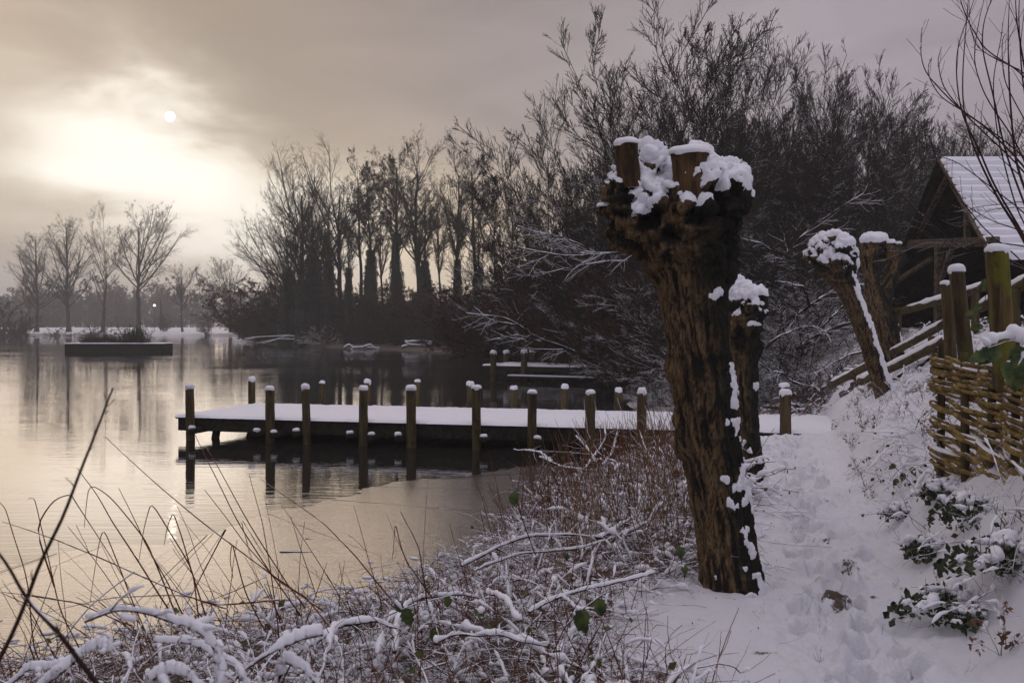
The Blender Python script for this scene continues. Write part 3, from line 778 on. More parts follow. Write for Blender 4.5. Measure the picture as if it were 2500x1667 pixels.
def snow_ridge(name, P, Rr, parent, h=.03, w=1.0, seed=0, k=12, cut=-.35, mat=None):
    """bank of snow lying along the top of a log"""
    P = np.array(P); n = len(P)
    g = fbm(P, 3.0, 2, seed); a = np.where(g > cut, 1.0, 0.0)
    a = np.convolve(np.pad(a, 2, 'edge'), np.ones(5)/5, 'valid')
    hh = h*(.8+.5*fbm(P, 5, 3, seed+1))*a; ww = Rr*w*(.25+.75*np.sqrt(np.clip(a, 0, 1)))
    hh[[0, -1]] *= .3; ww[[0, -1]] *= .6
    T = nrm(np.gradient(P, axis=0)); S = nrm(np.cross(T, [0, 0, 1]))
    an = np.linspace(-.12, math.pi+.12, k)
    V = P[:, None]+np.cos(an)[None, :, None]*ww[:, None, None]*S[:, None]+np.array([0, 0, 1])*((Rr*.35)[:, None, None]+(np.sin(an)[None, :, None])*(Rr*.55+hh)[:, None, None])
    V = V.reshape(-1, 3); V += .12*np.mean(Rr+h)*np.c_[fbm(V, 12, 2, 4), fbm(V, 12, 2, 5), fbm(V, 12, 2, 6)]
    i = (np.arange(n-1)[:, None]*k+np.arange(k-1)[None]).ravel()
    F = np.stack([i, i+k, i+k+1, i+1], 1)
    bot = np.stack([np.arange(n-1)*k, np.arange(n-1)*k+k-1, (np.arange(n-1)+1)*k+k-1, (np.arange(n-1)+1)*k], 1)
    ends = [np.array([np.arange(k)]), np.array([np.arange(k)[::-1]+(n-1)*k])]
    return mesh_from(name, V, [F, bot]+ends, mat or M_SNOW, parent)

# ------------------------------------------------------------------ near pier
def deck_snow(name, O, u, v, L, Wd, z, th, parent, seed, nu=420, nv=60, ov=.03):
    s = np.linspace(-ov, L+ov, nu); w = np.linspace(-ov, Wd+ov, nv)
    S, Wt = np.meshgrid(s, w)
    S = S.ravel(); Wt = Wt.ravel()
    P = np.c_[O[0]+u[0]*S+v[0]*Wt, O[1]+u[1]*S+v[1]*Wt, np.zeros(len(S))]
    e = np.minimum(np.minimum(Wt+ov, Wd+ov-Wt), np.minimum(S+ov, L+ov-S))
    h = th*(1-np.exp(-np.maximum(e, 0)/.028))*(.85+.25*fbm(P, 3, 3, seed))+.020*fbm(P, 7, 3, seed+1)*sstep(e, 0, .1)+.004*fbm(P, 28, 2, seed+2)
    # plank gaps show faintly across the deck, ragged edges
    h -= .007*np.exp(-(((S % .19)-.095)/.02)**2)*sstep(e, 0, .2)
    P[:, 2] = z+np.maximum(h, 0)-.012*(e <= 1e-6)
    edge = .035*fbm(np.c_[S*1, Wt*0, S*0], 4, 4, seed+9)+.022*(vnoise(np.c_[np.floor(S/.57), S*0, S*0], 1.0, 4))
    k = (Wt < .05)*(1-(Wt+ov)/(.05+ov)) - (Wt > Wd-.05)*(1-(Wd+ov-Wt)/(.05+ov))
    P[:, :2] -= (edge*k)[:, None]*np.array(v)[None, :2]
    i = (np.arange(nv-1)[:, None]*nu+np.arange(nu-1)[None]).ravel()
    F = np.stack([i, i+1, i+nu+1, i+nu], 1)
    return mesh_from(name, P, F, M_SNOW, parent)
PZ = .435
O = np.array([-6.5, 19.2]); UU = nrm(np.array([11.6, -3.0])); VV = np.array([-UU[1], UU[0]])
PL, PW = 12.2, 3.05
def pp(s, w, z): return np.array([O[0]+UU[0]*s+VV[0]*w, O[1]+UU[1]*s+VV[1]*w, z])
def on_line(dx, w):
    """s coordinate on the line offset w where the view ray at dx crosses"""
    k = (dx*K-1250)/FPX
    bx, by = O+VV*w
    return (k*by-bx)/(UU[0]-k*UU[1])
pier = thing('jetty', 'long snow-covered wooden jetty reaching across the lake from the path', 'jetty')
u3 = np.array([UU[0], UU[1], 0]); v3 = np.array([VV[0], VV[1], 0]); zz3 = np.array([0, 0, 1.])
dk = []
for i, s in enumerate(np.arange(0, PL, .19)):
    dk.append(box_arr(pp(s+.09, PW/2, PZ-.02), u3, v3, zz3, (.087, PW/2+.012*math.sin(i*7.3), .02)))
off = 0; Vl = []; Fl = []
for V_, F_ in dk: Vl.append(V_); Fl.append(F_+off); off += len(V_)
deck = mesh_from('deck', np.concatenate(Vl), np.concatenate(Fl), M_DARKWOOD, pier, smooth=False)
deck_snow('snow_layer', O, UU, VV, PL, PW, PZ+.002, .044, deck, 3)
beam('edge_beam', pp(.05, .06, PZ-.155), pp(PL, .06, PZ-.155), .09, .225, M_DARKWOOD, pier, segs=40)
beam('edge_beam', pp(.05, PW-.06, PZ-.155), pp(PL, PW-.06, PZ-.155), .09, .225, M_DARKWOOD, pier, segs=40)
beam('edge_beam', pp(.03, .12, PZ-.11), pp(.03, PW-.12, PZ-.11), .07, .13, M_DARKWOOD, pier)
beam('strut', pp(.75, .25, .28), pp(.55, .45, -.3), .13, .13, M_DARKWOOD, pier, up=(0, 1, 0))
beam('strut', pp(1.15, 1.0, .28), pp(1.05, .8, -.3), .15, .15, M_DARKWOOD, pier, up=(0, 1, 0))
near_x = [(437,882),(620,886),(706,883),(834,885),(945,885),(1095,881),(1221,892),(1355,893),(1475,893),(1805,893)]
far_x = [(578,865),(740,872),(843,870),(960,868),(1080,875),(1180,885),(1295,882),(1415,891),(1803,878)]
rp = rng(9)
ss = []
for j, (row, w) in enumerate(((near_x, -.10), (far_x, PW+.10))):
    for i, (dx, dy) in enumerate(row):
        s = on_line(dx, w)
        b = pp(s, w, -.4); lean = rp.normal(size=2)*.024
        top = pp(s, w, 0); Yd = top[1]; top[2] = CAMH-(dy*K-793.5)/FPX*Yd-.075
        top[:2] += lean
        r = (.083 if j == 0 else .078)*rp.uniform(.88, 1.1)
        if dx > 1700: r = .095
        if dx > 1700 and j == 0: b[2] = .1
        p_ = post_geo(b, top, r*1.04, r*.97, 11*i+j, M_POST, pier)
        snow_cap(top, r*rp.uniform(.86, 1.02), rp.uniform(.05, .095), p_, 5*i+j, name='snow_cap')
        if dx < 1300 and j == 0: ss.append(s)
for i, s in enumerate(ss):
    for q, (ds, zc) in enumerate([((.12, .30, -.16, .22, -.20, .17, .14, .2)[i], (.20, .17, .21, .18, .19, .2, .2, .2)[i])]+([(-.20, .19)] if i in (1, 3) else [])):
        s2 = s+ds*(1 if i != 1 or q else .5)
        c_, P_, R__ = log('cross_log', [pp(s2, -.30, zc), pp(s2, PW+.2, zc)], .066, M_DARKWOOD, pier, seed=i)
        snow_cap(pp(s2, -.25, zc+.055), .062, .045, c_, 3*i+q, name='snow_clump')
rebase(pier, (O[0], O[1], 0))

# ------------------------------------------------------------------ second jetty, farther off
pier2 = thing('jetty', 'smaller snowy jetty farther off, half hidden behind the hanging bushes', 'jetty')
Y2 = 40.0; a = D(1110, 838, Y2); zt = a[2]; b = D(1600, 842, 36.0)
O2 = np.array([a[0], a[1]]); U2 = nrm(np.array([b[0]-a[0], b[1]-a[1]])); V2_ = np.array([-U2[1], U2[0]]); L2 = 8.5; W2 = 2.4
def p2(s, w, z): return np.array([O2[0]+U2[0]*s+V2_[0]*w, O2[1]+U2[1]*s+V2_[1]*w, z])
V_, F_ = box_arr(p2(L2/2, W2/2, zt-.11), [*U2, 0], [*V2_, 0], [0, 0, 1], (L2/2, W2/2, .10))
d2 = mesh_from('deck', V_, F_, M_DARKWOOD, pier2, smooth=False)
deck_snow('snow_layer', O2, U2, V2_, L2, W2, zt-.008, .06, d2, 13, 160, 40, ov=.04)
beam('walkway_beam', p2(1.4, -.4, zt-.42), p2(6.0, -.4, zt-.42), .35, .08, M_DARKWOOD, pier2)
V_, F_ = box_arr(p2(3.7, -.4, zt-.355), [*U2, 0], [*V2_, 0], [0, 0, 1], (2.3, .19, .022)); mesh_from('snow_strip', V_, F_, M_SNOW, pier2, smooth=False)
beam('edge_beam', p2(0, .05, .12), p2(2.2, .05, .12), .1, .2, M_DARKWOOD, pier2)
for i, (dx, dy, w) in enumerate([(1133, 805, -.08), (1163, 804, 2.48), (1204, 803, -.08), (1222, 802, 2.48), (1286, 803, 2.48)]):
    k_ = (dx*K-1250)/FPX; bx, by = O2+V2_*w; s = (k_*by-bx)/(U2[0]-k_*U2[1])
    t_ = p2(s, w, 0); t_[2] = CAMH-(dy*K-793.5)/FPX*t_[1]-.10
    p_ = post_geo(p2(s, w, -.3), t_, .135, .125, i+60, M_POST, pier2)
    snow_cap(t_, .13, .12, p_, i+40)
rebase(pier2, (O2[0], O2[1], 0))

# ------------------------------------------------------------------ planted raft
raft = thing('planted_raft', 'long low floating raft with dry plants, moored on the open lake', 'raft')
YR = 80.0; ra = D(148, 800, YR); rb_ = D(371, 800, YR)
Lr = rb_[0]-ra[0]; cx_ = (ra[0]+rb_[0])/2
V_, F_ = box_arr([cx_, YR+1.3, .30], [1, 0, 0], [0, 1, 0], [0, 0, 1], (Lr/2, 1.3, .42)); mesh_from('hull', V_, F_, M_DARKWOOD, raft, smooth=False)
deck_snow('snow_layer', np.array([ra[0], YR]), np.array([1., 0]), np.array([0, 1.]), Lr, 2.6, .723, .05, raft, 5, 120, 30, ov=.05)
r_ = rng(77)
def scrub(n, x0, x1, y0, y1, z, hmin, hmax, r, spread=.5, rad=.02, dens=3):
    P0 = np.c_[r.uniform(x0, x1, n), r.uniform(y0, y1, n), np.full(n, z)]
    d = nrm(np.c_[r.normal(size=(n, 2))*spread, np.ones(n)]); h = r.uniform(hmin, hmax, n)
    pts = [P0]
    for k in range(4):
        d = nrm(d+r.normal(size=(n, 3))*.18); pts.append(pts[-1]+d*(h/4)[:, None])
    return np.stack(pts, 1), np.linspace(rad, rad*.4, 5)[None].repeat(n, 0)
P_, Q_ = scrub(420, ra[0]+.8, rb_[0]-1.5, YR+.3, YR+2.3, .7, .3, 1.0, r_, .7, .018)
tb = Tubes().add(P_, Q_, 3); p1_, q1_ = grow(P_, Q_, 3, .2, .9, .5, 45, .1, .2, 3, .7, r_); tb.add(p1_, q1_, 3); tb.leaves(p1_[:, -1], .12, r_)
tb.build('dry_plants', M_THICK, raft)
P_, Q_ = scrub(90, ra[0]+4.6, ra[0]+6.0, YR+.5, YR+1.5, .7, .8, 1.7, r_, .35, .02)
tb = Tubes().add(P_, Q_, 3); p1_, q1_ = grow(P_, Q_, 6, .2, .95, .4, 45, .1, .2, 3, .7, r_); tb.add(p1_, q1_, 3); tb.leaves(p1_.reshape(-1, 3), .10, r_)
tb.build('dark_bush', M_IVY, raft)
P_, Q_ = scrub(14, ra[0]+1.5, rb_[0]-1.5, YR+.5, YR+1.5, .7, 1.2, 2.4, r_, .08, .014); Tubes().add(P_, Q_, 3).build('tall_stems', M_THICK, raft)
rebase(raft, (cx_, YR+1.3, 0))

# ------------------------------------------------------------------ open shed
DS = 22.0
shed = thing('shed', 'open timber shed with a steep snow-covered tiled roof at the top of the bank', 'shed')
X0 = .430*DS; X1 = X0+7.5; yr = DS; zr = CAMH+.1655*DS
yn = .887*DS; zn_ = CAMH+.0606*DS; yf = 1.165*DS; zf_ = CAMH+.018*DS
def slope_box(name, ya, za, yb, zb, th, mat, par, x0=X0, x1=X1, nrow=1):
    a_ = np.array([0, yb-ya, zb-za]); L = np.linalg.norm(a_); a_ = a_/L; nn = np.array([0, -a_[2], a_[1]]); nn = nn if nn[2] > 0 else -nn
    c = np.array([(x0+x1)/2, (ya+yb)/2, (za+zb)/2])-nn*th/2
    V_, F_ = box_arr(c, [1, 0, 0], a_, nn, ((x1-x0)/2, L/2, th/2)); return mesh_from(name, V_, F_, mat, par, smooth=False)
roof = slope_box('roof', yr, zr, yn, zn_, .10, M_DARKWOOD, shed, X0+.02)
slope_box('back_roof', yr+.02, zr-.004, yf, zf_, .10, M_DARKWOOD, shed, X0+.02)
# snow on the near slope lies in tile courses
nr = 14; nx_ = 150; npr = 9
sx = np.linspace(X0-.03, X1, nx_); Vr = []
aN = nrm(np.array([0, yn-yr, zn_-zr])); Ls = np.linalg.norm([yn-yr, zn_-zr]); nN = np.array([0, -aN[2]*-1, aN[1]*-1]); nN = np.array([0, -abs(aN[2]), abs(aN[1])])
rows = []
for r0 in range(nr):
    for q in range(npr):
        f = q/(npr-1)
        t_ = (r0+f*1.0)/nr*(Ls+.06)
        hgt = .10*(.25+.75*math.sin(math.pi/2*min(1, f/.6))) if f < .86 else .002
        rows.append((t_+(.02 if f > .9 else 0), hgt))
for (t_, hgt) in rows:
    c = np.array([0, yr, zr])+aN*t_
    P_ = np.c_[sx, np.full(nx_, c[1]), np.full(nx_, c[2])]
    nz = fbm(P_, 2.2, 3, 5)
    P_ = P_+nN*(hgt*(1+.3*nz))[:, None]+aN*(.035*fbm(np.c_[sx*1.2, np.full(nx_, round(t_*5)), sx*0], 1.0, 3, 7))[:, None]
    P_[0] -= nN*hgt*.9
    Vr.append(P_)
Vr = np.concatenate(Vr); m_ = len(rows)
i = (np.arange(m_-1)[:, None]*nx_+np.arange(nx_-1)[None]).ravel()
mesh_from('roof_snow', Vr, np.stack([i, i+nx_, i+nx_+1, i+1], 1), M_SNOW, shed)
# back slope gets a thinner sheet of snow
slope_box('back_roof_snow', yr+.03, zr+.075, yf, zf_+.08, .06, M_SNOW, shed, X0+.03)
# eave strip with its own snow line (lower lean-to edge)
V_, F_ = box_arr([(X0+X1)/2+.5, yn-.25, zn_-.20], [1, 0, 0], nrm(np.array([0, -1, -.45])), nrm(np.array([0, -.45, 1])), ((X1-X0)/2-.2, .30, .05)); lean = mesh_from('lower_eave', V_, F_, M_DARKWOOD, shed, smooth=False)
V_, F_ = box_arr([(X0+X1)/2+.5, yn-.27, zn_-.10], [1, 0, 0], nrm(np.array([0, -1, -.45])), nrm(np.array([0, -.45, 1])), ((X1-X0)/2-.18, .30, .045)); mesh_from('eave_snow', V_, F_, M_SNOW, lean, smooth=False)
bx = X0+.02
M_TIMB = bark_mat('shed_timber', (.035, .025, .018), (.15, .105, .07), sc=12, stretch=1, bump=.5)
beam('bargeboard', (bx-.03, yr, zr-.02), (bx-.03, yn-.03, zn_-.05), .05, .17, M_TIMB, shed, up=(1, 0, 0), seed=1)
beam('bargeboard', (bx-.03, yr, zr-.02), (bx-.03, yf+.03, zf_-.05), .05, .17, M_DARKWOOD, shed, up=(1, 0, 0), seed=2)
g_ = ground(np.array([X0]), np.array([DS]), False)[0][0]
def fy(k): return (DX(1, 1)*0+X0)/k          # depth on the gable plane for a ray slope
def gp(pxx, pyy):
    s = (pxx-1250)/FPX; Y_ = X0/s; return np.array([X0+.05, Y_, CAMH-(pyy-793.5)/FPX*Y_])
beam('tie_beam', gp(2205, 597), gp(2425, 590), .14, .20, M_TIMB, shed, seed=3)
beam('post', gp(2286, 610)+[0, 0, .05], np.array([X0+.05, gp(2286, 610)[1], 1.2]), .17, .17, M_TIMB, shed, up=(0, 1, 0), seed=4)
beam('brace', gp(2318, 608), gp(2291, 685), .10, .10, M_TIMB, shed, up=(1, 0, 0), seed=5)
beam('brace', gp(2268, 632), gp(2163, 700), .10, .10, M_TIMB, shed, up=(1, 0, 0), seed=6)
beam('upper_post', gp(2352, 485), gp(2354, 588), .11, .11, M_TIMB, shed, up=(0, 1, 0), seed=7)
beam('post', gp(2438, 600), np.array([X0+.05, gp(2438, 600)[1], 1.2]), .16, .16, M_TIMB, shed, up=(0, 1, 0), seed=8)
beam('post', gp(2158, 690), np.array([X0+.05, gp(2158, 690)[1], 1.2]), .16, .16, M_TIMB, shed, up=(0, 1, 0), seed=9)
beam('rafter', gp(2300, 410)+[.1, 0, -.1], gp(2212, 600)+[.1, 0, 0], .08, .12, M_TIMB, shed, up=(1, 0, 0), seed=10)
for nm, c, h in (('back_wall', (X1-.1, (yn+yf)/2, 2.9), (.06, (yf-yn)/2-.15, 2.4)), ('side_wall', ((X0+X1)/2+.4, yn+.12, 2.25), ((X1-X0)/2-.5, .05, 1.35)), ('far_wall', ((X0+X1)/2, yf-.25, 1.7), ((X1-X0)/2, .05, 1.0)), ('loft_wall', (X0+2.6, yr, 4.6), (.05, 1.2, .55))):
    V_, F_ = box_arr(c, [1, 0, 0], [0, 1, 0], [0, 0, 1], h); mesh_from(nm, V_, F_, M_DARKWOOD, shed, smooth=False)
rebase(shed, (X0, yr, 2.0))

# ------------------------------------------------------------------ log railings
def railing(label, rails, posts, loc):
    t = thing('log_railing', label, 'railing', group='snow-topped log railings')
    for (pts, r) in rails:
        l_, P_, R2 = log('rail', pts, r, M_POST, t, seed=int(pts[0][0]*10))
        snow_ridge('snow_line', P_, R2, l_, h=.055, w=1.0, seed=3)
    for (p0, p1, r) in posts: post_geo(p0, p1, r, r*.95, int(p0[0]*17), M_POST, t)
    rebase(t, loc); return t
A1, B1 = D(1908, 884, 18.6), D(2172, 742, 15.5)
railing('lower left log handrail sloping down the bank steps, its end tipped with snow', [([A1, (A1+B1)/2+[0, 0, -.02], B1], .068)],
        [(D(1960, 948, 17.8)-[0, 0, .3], D(1961, 862, 17.8), .058), (D(2140, 830, 15.8)-[0, 0, .5], D(2140, 772, 15.8), .06)], tuple(D(1960, 948, 17.8)))
A2, B2 = D(1978, 876, 16.2), D(2172, 782, 13.6)
railing('nearer log handrail beside the leaning pollard, running down the bank steps', [([A2, (A2+B2)/2+[0, 0, -.02], B2], .068)],
        [(D(2002, 950, 15.8)-[0, 0, .3], D(2003, 880, 15.8), .056), (D(2152, 870, 13.9)-[0, 0, .5], D(2152, 806, 13.9), .06)], tuple(D(2002, 950, 15.8)))
A3, B3, C3 = D(2048, 720, 17.0), D(2165, 690, 15.5), D(2262, 658, 14.2)
railing('upper log rail crossing in front of the dark shed opening', [([A3, B3, C3], .062)],
        [(D(2064, 830, 17.0)-[0, 0, .3], D(2062, 706, 17.0), .06), (D(2240, 760, 14.4)-[0, 0, .5], D(2240, 668, 14.4), .06)], tuple(D(2064, 830, 17.0)))
A4, B4 = D(2250, 706, 12.0), D(2372, 640, 10.5)
railing('short snowy log rail behind the fence posts at the right edge', [([A4, B4], .065)], [(D(2330, 790, 10.8)-[0, 0, .5], D(2330, 664, 10.8), .06)], tuple(D(2330, 790, 10.8)))
# log edges lying on the bank steps
for k_, (a_, b_, lab) in enumerate([((1935, 950, 18.2), (2075, 890, 17.0), 'log step edge lying on the bank between the two lower handrails'), ((2060, 900, 15.0), (2160, 862, 14.2), 'short log step edge in the snow right of the leaning pollard')]):
    pa = D(*a_); pb = D(*b_); pa[2] = gz(pa[0], pa[1])+.03; pb[2] = gz(pb[0], pb[1])+.03
    t = thing('step_log', lab, 'log', group='step logs on the bank')
    l_, P_, R2 = log('wood', [pa, pb], .07, M_DARKWOOD, t); snow_ridge('snow_line', P_, R2, l_, h=.05)
    rebase(t, tuple(pa))

# ------------------------------------------------------------------ wattle fence
fence = thing('wattle_fence', 'woven wattle fence of yellowish hazel rods on the bank above the path', 'fence')
FA = np.array([(3.50, 8.25), (3.53, 7.6), (3.50, 7.0), (3.38, 6.3), (3.18, 5.6), (2.92, 4.9)])
flen = np.concatenate([[0], np.cumsum(np.linalg.norm(np.diff(FA, axis=0), axis=1))])
def fxy(s): return np.stack([np.interp(s, flen, FA[:, 0]), np.interp(s, flen, FA[:, 1])], -1)
def fn(s):
    d = fxy(s+.05)-fxy(s-.05); d = nrm(d); return np.stack([-d[..., 1], d[..., 0]], -1)
rf = rng(31); FL = flen[-1]
stk = np.arange(.12, FL, .42)
fbase = np.array([gz(*fxy(s)) for s in stk])
for i, s in enumerate(stk):
    x, y = fxy(s); zt_ = 2.03-.05*i+rf.uniform(-.06, .04)
    post_geo((x, y, fbase[i]-.3), (x+rf.normal()*.02, y, zt_), .034, .03, 70+i, M_POST, fence, name='stake')
nrod = 46
for j in range(nrod):
    zc = 1.02+.97*(j+.3*rf.random())/nrod
    a_ = 0-.06*rf.random() if rf.random() < .65 else rf.uniform(.2, 1.2); b_ = FL if rf.random() < .5 else rf.uniform(1.6, FL)
    if b_-a_ < .8: b_ = min(FL, a_+1.6)
    s = np.arange(a_, b_, .05); ph = j % 2
    wv_ = np.cos((s-.12)/.42*math.pi+ph*math.pi)*.036*rf.uniform(.6, 1.3)+.012*fbm(np.c_[s*1.7, s*0+j, s*0], 1, 2, j+50)
    xy = fxy(s)+fn(s)*wv_[:, None]
    droop = -.12*s-.05*np.sin(s*1.3+j)*(1-j/nrod)
    low = 1-j/nrod
    z_ = zc+droop*(.6+.8*low)+.028*fbm(np.c_[s*2, s*0+j, s*0], 1, 2, j)
    rr = rf.uniform(.015, .024)*np.linspace(1.1, .8, len(s))*(1+.12*fbm(np.c_[s*7, s*0+j, s*0], 1, 2, 3))
    P_ = np.c_[xy, z_]
    rod = Tubes().add(P_, rr[None], 9, cap=True).build('rod', M_ROD, fence)
    if j == nrod-1: snow_ridge('snow_line', P_[:26], rr[:26]*2.2, rod, h=.035, w=1.0, seed=5, cut=-.9)
    elif rf.random() < .55: snow_ridge('snow_line', P_, rr, rod, h=.014, w=.9, seed=j, cut=.30)
for i, (dx0, dy0, dx1, dy1, Yp, r, mt, cap) in enumerate([(2190, 800, 2172, 652, 8.75, .048, M_POST, .03), (2228, 800, 2196, 622, 8.3, .063, M_POST, .055), (2310, 780, 2288, 576, 7.1, .078, M_POSTG, .052)]):
    p0 = D(dx0, dy0, Yp)-[0, 0, .35]; p1 = D(dx1, dy1, Yp)
    t = thing('fence_post', ['thinnest of the three tall fence posts, partly behind the next one', 'leaning brown post between the other two tall fence posts', 'thickest fence post, green with moss, tallest beside the wattle'][i], 'post', group='tall posts behind the wattle fence')
    q = post_geo(p0, p1, r*1.08, r*.98, 91+i, mt, t, name='shaft'); snow_cap(p1, r*1.02, cap, q, 91+i, over=.12)
    if i < 2:
        Ps = np.linspace(p1, p0, 20)[1:12]+[r*.75, -.02, 0]
        snow_ridge('snow_strip', Ps, np.full(len(Ps), .02), q, h=.012, w=1.0, seed=i, cut=-.05)
    rebase(t, tuple(p0))
rebase(fence, (3.5, 7.0, 1.1))
# ------------------------------------------------------------------ bare trees
def line(p0, pts, ns):
    P = np.array(pts, float); t = np.linspace(0, len(P)-1, ns)
    return np.array(p0)+np.stack([np.interp(t, np.arange(len(P)), P[:, i]) for i in range(3)], 1)
def proto(name, label, cat, parts, group=None):
    t = thing(name, label, cat, group=group)
    for nm, tb, mat in parts: tb.build(nm, mat, t)
    return t
def stems(n, H, spread, r, rad, ns=8, curve=.25, base=.3, hvar=.25, lean=(0, 0)):
    """n stems fanning out of one base"""
    a = r.uniform(0, 2*math.pi, n); sp = R_(1)*spread*np.sqrt(r.uniform(0.02, 1, n))
    d = np.stack([np.cos(a)*np.sin(sp)+lean[0], np.sin(a)*np.sin(sp)+lean[1], np.cos(sp)], 1); h = H*r.uniform(1-hvar, 1.05, n)*(1-.42*(sp/max(R_(1)*spread, .01))**2)
    p = np.c_[np.cos(a)*base*r.random(n), np.sin(a)*base*r.random(n), np.zeros(n)]; pts = [p]
    for k in range(ns):
        d = nrm(d+np.array([0, 0, curve/ns])+r.normal(size=(n, 3))*.07); p = p+d*(h/ns)[:, None]; pts.append(p)
    R0 = rad*r.uniform(.7, 1.2, n)
    return np.stack(pts, 1), R0[:, None]*np.linspace(1, .25, ns+1)[None]

def tall_tree(seed, H, kind, ivy=0.0, ivyr=.5):
    """parts for a tree of height H: kind 'round', 'upright', 'poplar', 'alder', 'spread'"""
    r = rng(seed)
    lead = {'round': .78, 'upright': .95, 'poplar': .97, 'alder': .96, 'spread': .72, 'vee': .5}[kind]
    ns = 14; t = np.linspace(0, 1, ns); wob = np.cumsum(r.normal(size=(ns, 2))*.0035*H, 0); wob -= wob[0]
    T = np.c_[wob, t*H*lead][None]; Rt = (H*.0165*(1-.86*t)+.012)[None]; Rt[0, 0] *= 1.35
    tr = Tubes().add(T, Rt, 8)
    cr = Tubes()
    if kind == 'poplar':
        A, Ra = grow(T, Rt, 34, .20, .97, .62, 38, .36, .05, 7, .42, r, lslope=.78)
    elif kind == 'vee':
        A, Ra = grow(T, Rt, 7, .62, .98, 1.15, (6, 30), .16, .03, 9, .6, r, lslope=.0)
        B0, Rb0 = grow(T, Rt, 12, .35, .9, .55, 42, .55, .05, 7, .4, r, lslope=.3)
        cr.add(B0, Rb0, 4)
    elif kind == 'round':
        A, Ra = grow(T, Rt, 16, .36, .98, .80, 42, .36, .05, 8, .52, r, lslope=.45)
    elif kind == 'spread':
        A, Ra = grow(T, Rt, 26, .26, .98, .95, 52, .05, .06, 8, .5, r, lslope=.35)
    elif kind == 'alder':
        A, Ra = grow(T, Rt, 34, .45, .99, .27, 55, .20, .07, 6, .4, r, lslope=.3)
    else:
        A, Ra = grow(T, Rt, 26, .46, .99, .44, 38, .38, .06, 7, .5, r, lslope=.45)
    cr.add(A, Ra, 5)
    if kind == 'vee':
        A2, Ra2 = grow(A, Ra, 9, .15, .95, .42, 30, .40, .05, 6, .5, r); cr.add(A2, Ra2, 4)
        A3, Ra3 = grow(B0, Rb0, 5, .2, .95, .5, 32, .25, .06, 5, .5, r); cr.add(A3, Ra3, 3)
        B, Rb = grow(A2, Ra2, 8, .1, 1.0, .42, 32, .3, .08, 4, .55, r); B_, Rb_ = grow(A3, Ra3, 5, .1, 1, .5, 35, .2, .09, 4, .6, r); cr.add(B_, Rb_, 3)
    else:
        B, Rb = grow(A, Ra, 10, .12, .98, .46, 36, .22, .07, 5, .5, r)
    cr.add(B, Rb, 4)
    Cc, Rc = grow(B, Rb, 7, .1, 1.0, .5, 36, .16, .09, 4, .6, r); Rc = np.maximum(Rc, .008); cr.add(Cc, Rc, 3)
    nE = {'alder': 4, 'spread': 4, 'round': 4, 'upright': 4}.get(kind, 3)
    E, Re = grow(Cc, Rc, nE+1, .1, 1.0, .55, 38, .1, .1, 3, .8, r); Re = np.maximum(Re*.8, .0065); cr.add(E, Re, 3)
    parts = [('trunk', tr), ('crown', cr)]
    if kind == 'alder':
        cl = E[r.random(len(E)) < .35]; cr.leaves(cl[:, -1], .16, r); cr.leaves(cl[:, 1], .14, r)
    if ivy > 0:
        iv = Tubes(); hi = ivy*H; n = int(8500*ivy)
        zz = hi*r.uniform(0, 1, n)**.85; wd = ivyr*(1-.62*(zz/hi)**2)*(.72+.4*fbm(np.c_[zz*.9, zz*0+seed, zz*0], 1, 2, seed)); a = r.uniform(0, 2*math.pi, n)
        rr = wd*np.sqrt(r.uniform(.25, 1.25, n))*(1+.35*fbm(np.c_[np.cos(a)*1.5, np.sin(a)*1.5, zz*.8+seed], 1.3, 3, seed))
        cx = np.interp(zz, T[0, :, 2], T[0, :, 0]); cy = np.interp(zz, T[0, :, 2], T[0, :, 1])
        iv.leaves(np.c_[cx+np.cos(a)*rr, cy+np.sin(a)*rr, zz], .26, r, asp=.9)
        tz = np.linspace(0, hi*.97, 26); core = np.c_[np.interp(tz, T[0, :, 2], T[0, :, 0]), np.interp(tz, T[0, :, 2], T[0, :, 1]), tz]
        iv.add(core, (ivyr*.66*(1-.66*(tz/hi)**2)*(1+.3*fbm(core, 1.1, 2, seed)))[None], 9, cap=True)
        parts.append(('ivy', iv))
    return parts
HGT = {}
def note_height(t):
    z = np.concatenate([np.array([v.co.z for v in c.data.vertices][::7]) for c in t.children]); HGT[t.name] = float(np.percentile(z, 99.9))
MT = {'trunk': None, 'crown': None, 'ivy': M_IVY}
def make_proto(name, parts, mat):
    t = thing(name, 'x', 'tree')
    for nm, tb in parts: tb.build(nm, M_IVY if nm == 'ivy' else mat, t)
    note_height(t); return t
PROTO_USED = set()
def place(pr, dx, dy_top, Y, H, label, group, z=None, rz=0, wid=1.0, lean=0.0):
    """puts a prototype so that its top reaches overview height dy_top at depth Y"""
    x = DX(dx, Y); g_ = gz(x, Y, False) if z is None else z
    H = HGT[pr.name]; need = D(dx, dy_top, Y)[2]-g_; s = need/H
    if pr.name not in PROTO_USED:
        PROTO_USED.add(pr.name); o = pr; o['label'] = label
        if group: o['group'] = group
        o.location = (x, Y, g_-.05); o.rotation_euler = (0, lean, rz); o.scale = (s*wid, s*wid, s)
        return o
    o = copy_tree(pr, label=label, loc=(x, Y, g_-.05), sc=(s*wid, s*wid, s), group=group); o.rotation_euler = (0, lean, rz); return o
ORD = ['first','second','third','fourth','fifth','sixth','seventh','eighth','ninth','tenth','eleventh','twelfth','thirteenth','fourteenth','fifteenth','sixteenth','seventeenth','eighteenth','nineteenth','twentieth','twenty-first','twenty-second','twenty-third','twenty-fourth','twenty-fifth','twenty-sixth','twenty-seventh','twenty-eighth','twenty-ninth','thirtieth','thirty-first','thirty-second']

